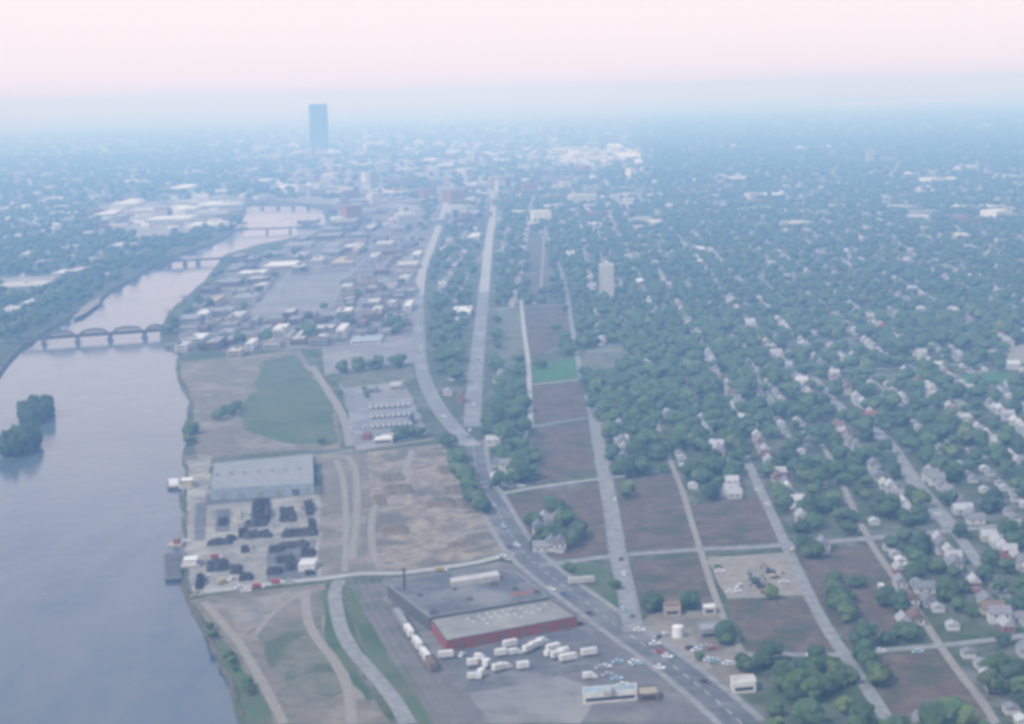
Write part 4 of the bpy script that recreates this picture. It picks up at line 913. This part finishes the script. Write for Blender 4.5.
# heaps of scrap
M['scrap'] = mat('scrap', (.018, .019, .024), .7, .3, nscale=2.2, c2=(.045, .045, .048), c3=(.07, .055, .045), s3=6)
M['spoil'] = mat('spoil_earth', (.19, .145, .1), .95, .1, nscale=4, c2=(.12, .1, .075))
M['gravelheap'] = mat('pale_gravel', (.4, .36, .3), .95, .1, nscale=2, c2=(.33, .3, .26))
def heap(name, px, py, wp, hp, hgt, m_, desc, cat, group, ph, kind=None):
    a, b = G(px, py + hp/2), G(px, py - hp/2); c_ = (a + b)/2; sx = wp*c_.y/FPX/2; sy = max(sx*.35, (b - a).length/2)
    mb = MB(); N = 22; K = 14; sd_ = random.uniform(0, 99); vs = []
    for j in range(K + 1):
        for i in range(N + 1):
            u, v = i/N*2 - 1, j/K*2 - 1; e = max(0, min(1, (1 - abs(u))*4))*max(0, min(1, (1 - abs(v))*2.0)); n_ = noise.noise(Vector((u*2.4 + sd_, v*2.4, sd_))); n2 = noise.noise(Vector((u*7 + sd_, v*7, 1)))
            vs.append((u*sx*(1 + .12*n_), v*sy*(1 + .12*n2), -.1 + e*hgt*.8*(.75 + .55*n_ + .6*n2) if e > 0 else -.1))
    mb.add(vs, [(j*(N+1)+i, j*(N+1)+i+1, (j+1)*(N+1)+i+1, (j+1)*(N+1)+i) for j in range(K) for i in range(N)])
    o = mb.build(name, M[m_], loc=(c_.x, c_.y, .1), rot=a_w)
    if kind: o['kind'] = kind
    else: pend(o, desc, cat, group, px, py, ph)
for x, y, a, b, h_ in [(261, 511, 17, 19, 6), (256, 524, 22, 5, 4), (257, 536, 28, 4, 4), (243, 533, 9, 8, 3), (288, 519, 16, 5, 4), (287, 513, 14, 9, 3), (309, 508, 8, 12, 4), (300, 534, 34, 5, 4), (312, 524, 7, 9, 3), (220, 543, 24, 4, 3), (231, 539, 10, 3, 3), (293, 546, 32, 4, 3), (276, 550, 14, 5, 3), (308, 553, 14, 6, 3), (285, 560, 18, 5, 3), (275, 572, 16, 5, 3), (296, 567, 20, 6, 4), (310, 574, 10, 3, 3), (218, 566, 20, 9, 3.5), (236, 570, 12, 7, 3), (246, 578, 14, 5, 3), (245, 550, 8, 5, 3), (200, 582, 8, 12, 4), (223, 522, 10, 7, 2.5)]:
    heap('scrap_heap', x, y, a*1.12, b*1.3, h_*1.1, 'scrap', f"{'long' if a > 15 else 'small'} dark scrap heap", 'scrap heap', 'heaps of dark scrap in the riverside yard', 'in the riverside scrap yard')
for x, y, a, b, h_ in [(250, 548, 7, 7, 2.5), (238, 517, 8, 12, 2), (298, 508, 8, 6, 2)]:
    heap('gravel_heap', x, y, a, b, h_, 'gravelheap', 'pale gravel heap', 'gravel heap', 'pale gravel heaps between the scrap', 'in the riverside scrap yard')
for x, y, a, b, h_ in [(392, 478, 26, 8, 3), (398, 490, 30, 10, 3.5), (430, 502, 50, 6, 2.5), (440, 505, 34, 5, 3), (425, 520, 60, 8, 2), (455, 490, 30, 10, 2), (470, 475, 20, 8, 2.5), (395, 530, 30, 10, 2), (438, 552, 44, 5, 2.5), (380, 500, 12, 12, 2), (445, 470, 16, 8, 2.4), (430, 455, 30, 5, 2), (460, 545, 30, 6, 2)]:
    heap('terrain_mound', x, y, a, b, h_, 'spoil' if a < 35 else 'dirt_tan', '', '', '', '', kind='structure')
q = G(308, 567); root = flat_building(rect_world(308, 568, 17, 6)[0], 4, 'white', 'white', 'shed', .3, 0); tag(root, 'bright white shed roof in the corner of the scrap yard', 'shed')
# ------------------------------------------------------------------ houses
def road_clear(x, y, extra, tree=False):
    p = Vector((x, y))
    for l, hw, sh_ in ROADS_BB:
        if tree and sh_:
            if y > G(700, sh_).y: continue
        bx0, bx1, by0, by1 = l[0]
        e = hw + extra
        if x < bx0 - e or x > bx1 + e or y < by0 - e or y > by1 + e: continue
        for i in range(len(l[1]) - 1):
            a, b = l[1][i], l[1][i+1]; d = b - a; t_ = max(0, min(1, (p - a).dot(d)/max(1e-6, d.length_squared)))
            if (a + d*t_ - p).length < e: return False
    return True
ROADS_BB = [(((min(q.x for q in l), max(q.x for q in l), min(q.y for q in l), max(q.y for q in l)), l), hw, sh_) for l, hw, sh_ in ROADS_W]
def blocked(px, py): return any(inpoly(px, py, b) for b in BLOCKED) or inpoly(px, py, RIVPX)
RES = [(497, 236), (1100, 190), (1100, 780), (892, 780), (866, 656), (846, 655), (800, 560), (780, 548), (640, 548), (600, 480), (590, 400), (560, 340), (497, 300)]
RES2 = [(424, 300), (482, 300), (476, 380), (470, 425), (455, 405), (430, 370), (424, 330)]
RES3 = [(486, 300), (528, 300), (530, 380), (536, 484), (500, 490), (486, 470)]
RES4 = [(985, 640), (1100, 630), (1100, 780), (1002, 780), (998, 724)]
WILD = []
hs_ = []
ang = math.atan2(E2.y, E2.x) - math.pi/2
for ui in range(-8, 30):
    for off, kind in ((.17, 'h'), (-.17, 'h'), (.43, 'g'), (-.43, 'g')):
        v = -2.2
        while v < 22:
            v += (.066 if kind == 'h' else .075)*(1 + random.uniform(-.12, .12))
            fr = v - math.floor(v)
            if fr < .07 or fr > .93: continue
            if random.random() > (.76 if kind == 'h' else .62): continue
            p = grid(ui + off + random.uniform(-.015, .015), v); px, py = P(p.x, p.y)
            if not (-40 < px < 1064 and 150 < py < 780): continue
            if p.y > 5200 and random.random() < .6: continue
            ok = inpoly(px, py, RES) or inpoly(px, py, RES2) or inpoly(px, py, RES3) or inpoly(px, py, RES4) or (px > 500 and 150 < py < 240 and py > 170) or (430 < px < 500 and 200 < py < 300 and random.random() < .5)
            if 600 < px < 700 and 385 < py < 505 and random.random() < .45: ok = False
            if not ok or blocked(px, py) or not road_clear(p.x, p.y, 6.5 if kind == 'h' else 4): continue
            if any(abs(px - f[0]) < f[2]/2 + 3 and abs(py - f[1]) < f[3]/2 + 3 for f in FOOT): continue
            if any(abs(h[0] - p.x) < 10 and abs(h[1] - p.y) < 10 for h in hs_[-60:]): continue
            hs_.append((p.x, p.y, kind, px, py))
for px, py in [(544, 522), (553, 524), (547, 531), (538, 533), (560, 520), (551, 549), (541, 551), (560, 550), (493, 446), (500, 452), (497, 466), (506, 470), (499, 482), (512, 481), (448, 395), (461, 402), (452, 380), (8, 330), (900, 590), (911, 607), (915, 622), (903, 625), (899, 573), (927, 605), (924, 592)]:
    q = G(px, py); hs_.append((q.x, q.y, 'h', px, py))
for k in range(140):                                   # across the river
    px, py = random.uniform(-10, 160), random.uniform(180, 335)
    if py > 335 - px*.75: continue
    if blocked(px, py) or any(abs(px - f[0]) < f[2]/2 + 4 and abs(py - f[1]) < f[3]/2 + 3 for f in FOOT): continue
    q = G(px, py); hs_.append((q.x, q.y, 'h', px, py))
ROOFC = {'pale grey': (.36, .36, .37), 'grey': (.21, .21, .225), 'brown': (.19, .13, .10), 'white': (.47, .47, .47), 'red': (.28, .10, .075)}
for k, c_ in ROOFC.items(): M['hr_' + k] = mat('shingle_' + k.replace(' ', '_'), c_, .9, .2, vary=.12, nscale=1.2, c2=tuple(x*.8 for x in c_))
SIDE = {'white': (.47, .465, .455), 'cream': (.42, .39, .32), 'blue': (.36, .42, .46), 'brick': (.27, .13, .1)}
for k, c_ in SIDE.items(): M['hw_' + k] = mat('siding_' + k, c_, .85, .2, vary=.1, nscale=2, c2=tuple(x*.88 for x in c_))
def gable(mb, w_, d_, z, rise, eave=.45, z_t=.18):
    x, y = w_/2 + eave, d_/2 + eave
    vs = [(-x, -y, z - .2), (x, -y, z - .2), (x, y, z - .2), (-x, y, z - .2), (0, -y, z + rise), (0, y, z + rise)]
    mb.add(vs, [(0, 4, 5, 3), (4, 1, 2, 5), (0, 1, 4), (3, 5, 2), (0, 3, 2, 1)])
HP = {}
def house_proto(roof, side, two, detail):
    k = (roof, side, two, detail)
    if k in HP: return HP[k], False
    root = empty('house', (0, 0, 0)); w_, d_, h_ = (8.0, 11.5, 5.4) if two else (8.6, 12.5, 3.3)
    mb = MB(); mb.box(-w_/2, w_/2, -d_/2, d_/2, 0, h_); mb.box(-w_*.3, w_*.3, -d_/2 - 2.2, -d_/2, 0, 2.7) if two else None
    mb.add([(-w_/2, -d_/2, h_), (w_/2, -d_/2, h_), (0, -d_/2, h_ + 2.6), (-w_/2, d_/2, h_), (w_/2, d_/2, h_), (0, d_/2, h_ + 2.6)], [(0, 1, 2), (3, 5, 4)])
    mb.build('walls', M['hw_' + side], root)
    mb = MB(); gable(mb, w_, d_, h_, 3.1); rf = mb.build('roof', M['hr_' + roof], root)
    if two: mb = MB(); mb.box(-w_*.36, w_*.36, -d_/2 - 2.6, -d_/2 - .5, 2.72, 2.95); mb.build('porch_roof', M['hr_' + roof], root)
    mb = MB(); mb.box(1.2, 2.0, 1.5, 2.3, h_ + 1, h_ + 3.6); mb.build('chimney', M['w_brick'], rf)
    if detail:
        for x, y, nx in ((-w_/2 - .03, -3, 1), (-w_/2 - .03, 2.5, 1), (w_/2 + .03, -3, 1), (-1.9, -d_/2 - .03, 0), (1.9, -d_/2 - .03, 0)):
            z0 = h_ - 2.1; mb = MB()
            mb.box(x - (.05 if nx else .6), x + (.05 if nx else .6), y - (.6 if nx else .05), y + (.6 if nx else .05), z0, z0 + 1.3); mb.build('window', M['glass_dark'], root)
        if not two: mb = MB(); mb.box(-.5, .5, -d_/2 - .08, -d_/2, .1, 2.2); mb.build('door', M['w_brown'], root)
    HP[k] = root; return root, True
def garage_proto(roof):
    if ('g', roof) in HP: return HP['g', roof], False
    root = empty('garage', (0, 0, 0)); mb = MB(); mb.box(-3, 3, -3, 3, 0, 2.6); mb.build('walls', M['hw_white'], root)
    mb = MB(); gable(mb, 6, 6, 2.7, 1.3, .3); mb.build('roof', M['hr_' + roof], root)
    mb = MB(); mb.box(3.0, 3.08, -2.2, 2.2, .1, 2.3); mb.build('garage_door', M['w_pale'], root); HP['g', roof] = root; return root, True
def inframe(px, py): return -4 < px < 1028 and py < 728
hs_.sort(key=lambda h: (h[1] if inframe(h[3], h[4]) else 1e6))
used = set(); nh = ng = 0; HOUSES = []; stuff_h = []
RC, RW = ['pale grey', 'grey', 'brown', 'white', 'red'], [.40, .34, .14, .10, .015]
for x, y, kind, px, py in hs_:
    HOUSES.append((x, y, 6.5 if kind == 'h' else 4))
    rot = ang + (random.choice([0, 0, 0, math.pi/2]) if kind == 'h' else random.choice([0, math.pi])) + random.uniform(-.03, .03)
    if kind == 'h' and nh < 300 and inframe(px, py):
        rc = random.choices(RC, RW)[0]; sd_ = random.choice(['white', 'white', 'cream', 'blue', 'brick']); sd_ = 'brick' if rc == 'red' else sd_
        if rc in ('grey', 'white'): sd_ = 'white'
        two = random.random() < .42; pr, new = house_proto(rc, sd_, two, nh < 130)
        s_ = random.uniform(.7, .92)
        if new: o = pr; o.location = (x, y, 0); o.rotation_euler = (0, 0, rot); o.scale = (s_, s_, 1)
        else: o = copy_tree(pr, (x, y, 0), rot, (s_, s_, 1))
        o['_proto'] = 1
        pend(o, f"{rc}-roofed {'two-storey' if two else 'low'} house", 'house', 'houses of the residential district', px, py); nh += 1
    elif kind == 'g' and ng < 170 and inframe(px, py):
        rc = random.choice(['pale grey', 'white', 'grey']); pr, new = garage_proto(rc)
        if new: o = pr; o.location = (x, y, 0); o.rotation_euler = (0, 0, rot)
        else: o = copy_tree(pr, (x, y, 0), rot, (1, 1, 1))
        pend(o, f'{rc}-roofed garage', 'garage', 'garages along the alleys', px, py); ng += 1
    else: stuff_h.append((x, y, kind, rot))
for o in list(COL.objects):
    if '_proto' in o: del o['_proto']
mb = MB()
for x, y, kind, rot in stuff_h:
    if kind == 'g': w_, d_, h_, rs = 6, 6, 2.6, 1.3
    else: w_, d_, h_, rs = random.uniform(6, 8.5), random.uniform(8, 12), random.choice([3.2, 5.4]), 3
    c_, s_ = math.cos(rot), math.sin(rot); T = lambda pts: [(x + a*c_ - b*s_, y + a*s_ + b*c_, z) for a, b, z in pts]
    w2, d2 = w_/2, d_/2; wi = 5 + random.choice([0, 0, 1, 2]); ri = random.choices(range(5), RW)[0]
    mb.add(T([(-w2, -d2, 0), (w2, -d2, 0), (w2, d2, 0), (-w2, d2, 0), (-w2, -d2, h_), (w2, -d2, h_), (w2, d2, h_), (-w2, d2, h_), (0, -d2, h_ + rs - .2), (0, d2, h_ + rs - .2)]), [(0, 1, 5, 8, 4), (1, 2, 6, 5), (2, 3, 7, 9, 6), (3, 0, 4, 7)], wi)
    e = .4; mb.add(T([(-w2 - e, -d2 - e, h_ - .2), (w2 + e, -d2 - e, h_ - .2), (w2 + e, d2 + e, h_ - .2), (-w2 - e, d2 + e, h_ - .2), (0, -d2 - e, h_ + rs), (0, d2 + e, h_ + rs)]), [(0, 4, 5, 3), (4, 1, 2, 5)], ri)
tag(mb.build('distant_houses', [M['hr_' + r_] for r_ in RC] + [M['hw_white'], M['hw_cream'], M['hw_brick']]), 'small pale houses scattered through the far leafy district', 'houses', kind='stuff')

# ------------------------------------------------------------------ trees
TREES = []      # x, y, r, h, tone
def add_tree(x, y, r_, tone=None, px=None, py=None):
    n_ = noise.noise(Vector((x*.006, y*.006, 7)))
    tone = tone or random.choices(['dark green', 'mid green', 'yellowish green'], [.5, .42 + n_*.2, .08 + max(0, n_)*.2])[0]
    TREES.append((x, y, r_, r_*random.uniform(1.7, 2.3), tone))
cell = {}
for x, y, r_ in HOUSES: cell.setdefault((int(x//20), int(y//20)), []).append((x, y, r_))
for cx, cy, w_, hp, *_ in B:
    pl = rect_world(cx, cy, w_, hp)[0]; xs = [p[0] for p in pl]; ys = [p[1] for p in pl]
    for gx in range(int(min(xs)//20), int(max(xs)//20) + 1):
        for gy in range(int(min(ys)//20), int(max(ys)//20) + 1): cell.setdefault((gx, gy, 'b'), []).append((min(xs), max(xs), min(ys), max(ys)))
def house_clear(x, y, r_):
    for i in (-1, 0, 1):
        for j in (-1, 0, 1):
            for hx, hy, hr in cell.get((int(x//20) + i, int(y//20) + j), ()):
                if (hx - x)**2 + (hy - y)**2 < (hr*.75 + r_*.45)**2: return False
    for (x0, x1, y0, y1) in cell.get((int(x//20), int(y//20), 'b'), ()):
        if x0 - 3 < x < x1 + 3 and y0 - 3 < y < y1 + 3: return False
    return True
LEFTB = [(-60, 150), (240, 165), (238, 222), (205, 244), (150, 264), (110, 286), (70, 314), (14, 336), (-60, 385)]
CTR = [(424, 196), (500, 196), (490, 300), (424, 300)]
INDP = [(230, 262), (290, 245), (330, 232), (425, 205), (420, 335), (330, 348), (180, 352), (176, 320)]
def density(px, py):
    """share of the tree sites taken at this place"""
    if (436 < px < 453 and 186 < py < 228) or (486 < px < 500 and 186 < py < 228): return 0
    if inpoly(px, py, [(618, 395), (712, 370), (748, 470), (690, 505), (640, 492), (612, 470)]): return .97
    if inpoly(px, py, RES) or inpoly(px, py, RES4): return .5 if py > 330 + (px - 600)*.0 and px > 770 - (py - 330)*.3 else .78
    if inpoly(px, py, [(765, 662), (868, 658), (890, 780), (770, 780)]): return .5
    if inpoly(px, py, RES2): return .8
    if inpoly(px, py, RES3): return .75
    if inpoly(px, py, LEFTB): return .6 if py > 240 else .4
    if inpoly(px, py, CTR): return .35
    if inpoly(px, py, INDP): return .06
    if px < 770 and py > 540: return 0
    if px > 500 and 165 < py < 245: return .7
    if px > 640 and py > 110: return .6
    if py < 200: return .25
    return 0
def scatter(y0, y1, step, rmin, rmax):
    y = y0
    while y < y1:
        half = .34*y + 40; x = -half
        while x < half:
            xx, yy = x + random.uniform(-.5, .5)*step, y + random.uniform(-.5, .5)*step; x += step
            px, py = P(xx, yy)
            if not (-30 < px < 1054 and 90 < py < 745): continue
            d_ = density(px, py)
            if not d_: continue
            d_ *= .82 + .5*noise.noise(Vector((xx*.008, yy*.008, 0)))
            if random.random() > d_ or blocked(px, py): continue
            r_ = random.uniform(rmin, rmax)
            if yy < 5000 and not (road_clear(xx, yy, 2.5, True) and house_clear(xx, yy, r_)): continue
            if 5000 <= yy < 9000 and not road_clear(xx, yy, 4): continue
            add_tree(xx, yy, r_)
        y += step
scatter(640, 2300, 11.0, 3.4, 7.6)
scatter(2300, 4600, 17.0, 5.0, 8.5)
scatter(4600, 8500, 38.0, 9, 16)
scatter(8500, 15000, 85.0, 18, 34)
def clump(px, py, n_, sx, sy, r0=3.5, r1=6, tone=None):
    for _ in range(n_):
        a, b = px + random.gauss(0, .5)*sx, py + random.gauss(0, .5)*sy; q = G(a, b)
        if inpoly(a, b, RIVPX) or not road_clear(q.x, q.y, 1.0): continue
        add_tree(q.x, q.y, random.uniform(r0, r1), tone)
for a in [(457, 462, 8, 4, 5), (461, 472, 9, 5, 6), (466, 482, 10, 5, 6), (470, 492, 10, 6, 6), (476, 502, 9, 7, 5), (482, 511, 5, 6, 3), (405, 437, 4, 8, 4), (416, 435, 4, 8, 4), (398, 440, 2, 4, 2), (448, 446, 2, 3, 3), (452, 432, 2, 2, 3), (440, 424, 2, 2, 3),
          (555, 512, 4, 6, 4), (565, 525, 5, 8, 6), (572, 540, 5, 8, 6), (555, 540, 6, 10, 6), (545, 545, 4, 8, 5), (536, 528, 3, 5, 6), (580, 535, 2, 3, 3), (628, 497, 2, 1, 4), (690, 608, 3, 6, 2), (655, 611, 4, 7, 3), (725, 640, 4, 3, 8), (570, 572, 3, 8, 2, 2, 3.5), (614, 590, 2, 2, 8, 2, 3),
          (803, 553, 5, 9, 4), (815, 558, 5, 8, 5), (798, 572, 4, 4, 7, 2.5, 4), (806, 582, 3, 3, 5, 2.5, 4), (832, 594, 3, 5, 4), (840, 608, 4, 6, 6), (846, 622, 4, 5, 6), (838, 600, 2, 4, 3), (897, 609, 5, 8, 4), (885, 606, 3, 5, 3), (858, 588, 1, 1, 1), (853, 603, 1, 2, 2), (908, 640, 3, 6, 3),
          (342, 373, 4, 8, 2), (358, 371, 4, 8, 2), (375, 369, 5, 8, 2), (392, 366, 5, 8, 3), (404, 363, 3, 5, 3), (393, 325, 7, 10, 5), (402, 330, 6, 7, 4), (412, 322, 4, 4, 4), (440, 330, 7, 9, 7), (432, 345, 5, 6, 6), (320, 446, 2, 4, 1, 2.5, 4), (190, 440, 3, 3, 4, 3, 5), (195, 434, 3, 3, 3, 3, 5), (188, 446, 2, 2, 3, 3, 5),
          (217, 420, 3, 4, 2, 3, 5), (230, 415, 3, 6, 2, 3, 5), (237, 410, 2, 3, 2, 3, 4.5), (238, 225, 8, 12, 5, 6, 10), (228, 232, 5, 8, 4, 6, 9), (232, 264, 3, 8, 3), (178, 325, 5, 6, 5), (186, 316, 5, 5, 5), (198, 305, 4, 6, 5), (210, 290, 3, 5, 5), (220, 275, 3, 4, 4), (172, 334, 3, 4, 3),
          (30, 326, 6, 16, 6, 3, 4.5), (55, 306, 5, 14, 6, 3, 4.5), (10, 342, 6, 12, 6, 3, 4.5), (80, 292, 5, 12, 5, 3, 4.5), (110, 278, 6, 14, 4, 3, 5), (140, 264, 6, 14, 5), (120, 268, 6, 14, 4), (300, 333, 3, 10, 6), (335, 610, 1, 1, 6, 1.5, 2.5), (340, 398, 3, 4, 5, 2, 3.5), (330, 395, 2, 4, 5, 2, 3), (365, 398, 3, 2, 6, 2.5, 4),
          (248, 690, 4, 5, 8, 1.5, 2.8), (232, 668, 4, 4, 8, 1.5, 2.8), (212, 635, 3, 4, 6, 1.5, 2.5), (360, 500, 3, 2, 8, 1.5, 2.5), (358, 515, 3, 2, 8, 1.5, 2.5), (541, 369, 2, 4, 4, 3, 5), (700, 660, 1, 2, 2, 2, 3), (745, 672, 3, 6, 4), (762, 668, 4, 4, 5), (820, 690, 6, 20, 10), (790, 685, 6, 14, 12), (845, 680, 5, 10, 8), (872, 672, 4, 5, 5), (878, 690, 4, 5, 10),
          (553, 330, 3, 6, 5, 2, 4), (512, 400, 6, 8, 10), (512, 440, 5, 8, 8), (522, 455, 6, 5, 8), (524, 470, 4, 4, 6), (497, 415, 3, 4, 5), (514, 380, 5, 7, 8)]:
    clump(*a)
# two wooded islands in the river
for px, py, wd_, n_ in ((37, 419, 27, 26), (20, 450, 31, 30)):
    c_ = G(px, py, WZ); r_ = wd_/2*c_.y/FPX; mb = MB()
    pl = [(c_.x + r_*math.cos(t_)*(1 + .12*math.sin(3*t_)), c_.y + r_*3.0*math.sin(t_)*(1 + .1*math.cos(2*t_))) for t_ in [k*math.pi/12 for k in range(24)]]
    mb.prism(pl, WZ - .8, WZ + 1.2); o = tag(mb.build('island', M['bank']), 'small wooded river island', kind='structure')
    for k in range(n_):
        t_ = k*2.4; rr_ = math.sqrt((k + .5)/n_)*r_*.92; TREES.append((c_.x + rr_*math.cos(t_), c_.y + rr_*2.8*math.sin(t_), random.uniform(4.4, 6.2), random.uniform(15, 22), 'dark green' if k % 3 else 'mid green', WZ + 1.2))
    for k in range(12):
        t_ = k*math.pi/6; TREES.append((c_.x + r_*.9*math.cos(t_), c_.y + r_*2.7*math.sin(t_), random.uniform(3.4, 4.4), random.uniform(9, 12), 'dark green', WZ + 1.0))
ico_cache = {}
def ico(sub):
    if sub in ico_cache: return ico_cache[sub]
    import bmesh
    bm = bmesh.new(); bmesh.ops.create_icosphere(bm, subdivisions=sub, radius=1.0); bm.verts.ensure_lookup_table()
    v = np.array([p.co[:] for p in bm.verts]); f = np.array([[q.index for q in fc.verts] for fc in bm.faces]); bm.free(); ico_cache[sub] = (v, f); return v, f
def np_mesh(name, V, F, mats, mi=None, smooth=True):
    me = bpy.data.meshes.new(name); me.vertices.add(len(V)); me.vertices.foreach_set('co', V.astype(np.float32).ravel())
    me.loops.add(F.size); me.loops.foreach_set('vertex_index', F.astype(np.int32).ravel()); me.polygons.add(len(F))
    me.polygons.foreach_set('loop_start', np.arange(0, F.size, F.shape[1], dtype=np.int32)); me.polygons.foreach_set('loop_total', np.full(len(F), F.shape[1], np.int32)) if False else None
    for x in mats: me.materials.append(x)
    if mi is not None: me.polygons.foreach_set('material_index', mi.astype(np.int32))
    me.polygons.foreach_set('use_smooth', np.full(len(F), smooth)); me.update(calc_edges=True); me.validate(); return me
def crown_mesh(tone, seed, nl, leaves=620):
    """lumpy lobes of foliage with hundreds of leaf clumps standing off them; unit radius, height 1.9"""
    g = np.random.default_rng(seed); v, f = ico(2); Vs, Fs = [], []; o = 0; lobes = []
    for k in range(nl):
        t_ = k*2.399 + g.uniform(-.4, .4); rr_ = .56*math.sqrt((k + .3)/nl); z = 1.22 - .9*rr_ + g.uniform(-.3, .25); s = g.uniform(.38, .56)
        lobes.append((math.cos(t_)*rr_, math.sin(t_)*rr_, z, s))
    for (x, y, z, s) in lobes:
        q = v*(1 + g.uniform(-.17, .17, (len(v), 1)))*np.array([s, s, s*.82]) + np.array([x, y, z]); Vs.append(q); Fs.append(f + o); o += len(v)
    L = []
    for k in range(leaves):
        x, y, z, s = lobes[g.integers(nl)]; d = g.normal(size=3); d /= np.linalg.norm(d); d[2] = d[2]*.8 + .1
        c_ = np.array([x, y, z]) + d*s*g.uniform(.85, 1.22); a = g.normal(size=3); a /= np.linalg.norm(a); b = np.cross(a, d); b /= max(1e-6, np.linalg.norm(b)); e = g.uniform(.05, .115)
        L += [c_ + a*e, c_ + b*e, c_ - a*e*.8]
    Vs.append(np.array(L)); Fs.append(np.arange(len(L)).reshape(-1, 3) + o)
    return np_mesh('crown', np.vstack(Vs), np.vstack(Fs), [LEAF[tone]], smooth=False)
def trunk_mesh():
    mb = MB(); mb.tube((0, 0, -.05), (0, 0, .35), .075, .055, n=8); mb.tube((0, 0, .35), (.04, .02, .95), .055, .03, n=6)
    for t_ in (0.3, 2.2, 4.1): mb.tube((0, 0, .45), (math.cos(t_)*.38, math.sin(t_)*.38, 1.05), .035, .015, n=5)
    return mb.mesh('trunk', M['bark'])
TM = trunk_mesh(); CM = {(t_, k): crown_mesh(t_, 17*k + len(t_), (7, 9, 12, 8)[k]) for t_ in LEAF for k in range(4)}
TR = []
for t_ in TREES:
    z0 = t_[5] if len(t_) > 5 else 0; px, py = P(t_[0], t_[1], z0); TR.append((t_, z0, px, py, (t_[2] + (20 if len(t_) > 5 else 0))/t_[1]))
vis = [t_ for t_ in TR if inframe(t_[2], t_[3])]; vis.sort(key=lambda t_: -t_[4]); NEAR = vis[:300]; near_ids = set(id(t_[0]) for t_ in NEAR)
for i, (t_, z0, px, py, _) in enumerate(NEAR):
    x, y, r_, h_, tone = t_[:5]; root = empty('tree', (x, y, z0), random.uniform(0, 6.28)); root.scale = (r_, r_, h_/1.9)
    put('trunk', TM, root); put('crown', CM[tone, random.randrange(4)], root)
    sz = 'small' if r_ < 3.6 else ('broad' if r_ > 5.4 else 'round')
    pend(root, f'{sz} {tone} tree', 'tree', 'broadleaf trees of the nearer ground', px, py)
far = [t_ for t_ in TR if id(t_[0]) not in near_ids]
for lod, sel, sub in (('tree_cover', [t_ for t_ in far if t_[0][1] < 1900], 2), ('far_tree_cover', [t_ for t_ in far if t_[0][1] >= 1900], 1)):
    v, f = ico(sub); n_ = len(sel); A = np.array([[t_[0][0], t_[0][1], t_[1], t_[0][2], t_[0][3]] for t_ in sel])
    reps = 3 if sub == 2 else 2
    V = np.zeros((n_*reps, len(v), 3)); 
    for k in range(reps):
        jit = 1 + rng.uniform(-.3, .26, (n_, len(v), 1)); q = v[None]*jit; sc_ = rng.uniform(.62, .85, (n_, 1, 1)) if k else rng.uniform(.8, 1.0, (n_, 1, 1))
        ang_ = rng.uniform(0, 6.28, n_); dx = np.cos(ang_)*A[:, 3]*(.5 if k else .15); dy = np.sin(ang_)*A[:, 3]*(.5 if k else .15)
        q = q*sc_; V[k::reps, :, 0] = q[..., 0]*A[:, 3:4] + (A[:, 0] + dx)[:, None]; V[k::reps, :, 1] = q[..., 1]*A[:, 3:4] + (A[:, 1] + dy)[:, None]
        hz = np.minimum(A[:, 4:5], 16 if lod == 'tree_cover' else 22)
        V[k::reps, :, 2] = A[:, 2:3] + hz*(.62 + (0 if not k else rng.uniform(-.15, .1, (n_, 1)))) + q[..., 2]*hz*.40
    F_ = (f[None] + (np.arange(n_*reps)*len(v))[:, None, None]).reshape(-1, 3)
    tone = np.repeat(rng.choice(4, n_*reps, p=[.36, .3, .08, .26]), len(f))
    o = put(lod, np_mesh(lod, V.reshape(-1, 3), F_, [LEAF['dark green'], LEAF['mid green'], LEAF['yellowish green'], M['leaf_mass']], tone, smooth=False))
    tag(o, {'tree_cover': 'leafy tree cover of the middle distance', 'far_tree_cover': 'hazy tree cover of the far district'}[lod], 'trees', kind='stuff')
print('trees', len(TREES), 'houses', len(hs_), 'buildings', nb, 'objects', len(COL.objects))

# ------------------------------------------------------------------ far ground patches: pale clearings and lakes
mb = MB()
for a, b, c_, d_ in [(700, 100, 800, 97.5), (815, 106, 965, 99)]:
    pl = [tuple(G(x, y)[:2]) for x, y in ((a, b), (c_, d_ + 1.6), (c_, d_ - .6), (a, b - 1.6))]; mb.prism(pl, .02, .4, bottom=False)
tag(mb.build('lake_water', M['water']), kind='structure')

# ------------------------------------------------------------------ haze
hz = MB(); hz.box(X0 - 400, X1 + 400, Y0 - 60, Y1 + 400, -5.6, 340); HZ = hz
hm = bpy.data.materials.new('haze_air'); hm.use_nodes = True; t = hm.node_tree
for nn_ in list(t.nodes):
    if nn_.type != 'OUTPUT_MATERIAL': t.nodes.remove(nn_)
pv = t.nodes.new('ShaderNodeVolumePrincipled'); pv.inputs['Color'].default_value = (.31, .58, 1.0, 1); pv.inputs['Density'].default_value = 1/3500.; pv.inputs['Anisotropy'].default_value = 0.0
pv.inputs['Absorption Color'].default_value = (1, 1, 1, 1)
t.links.new(pv.outputs[0], [q for q in t.nodes if q.type == 'OUTPUT_MATERIAL'][0].inputs['Volume'])
tag(hz.build('haze', hm), 'thin blue morning haze over river and city', 'haze', kind='stuff')
flush_labels()
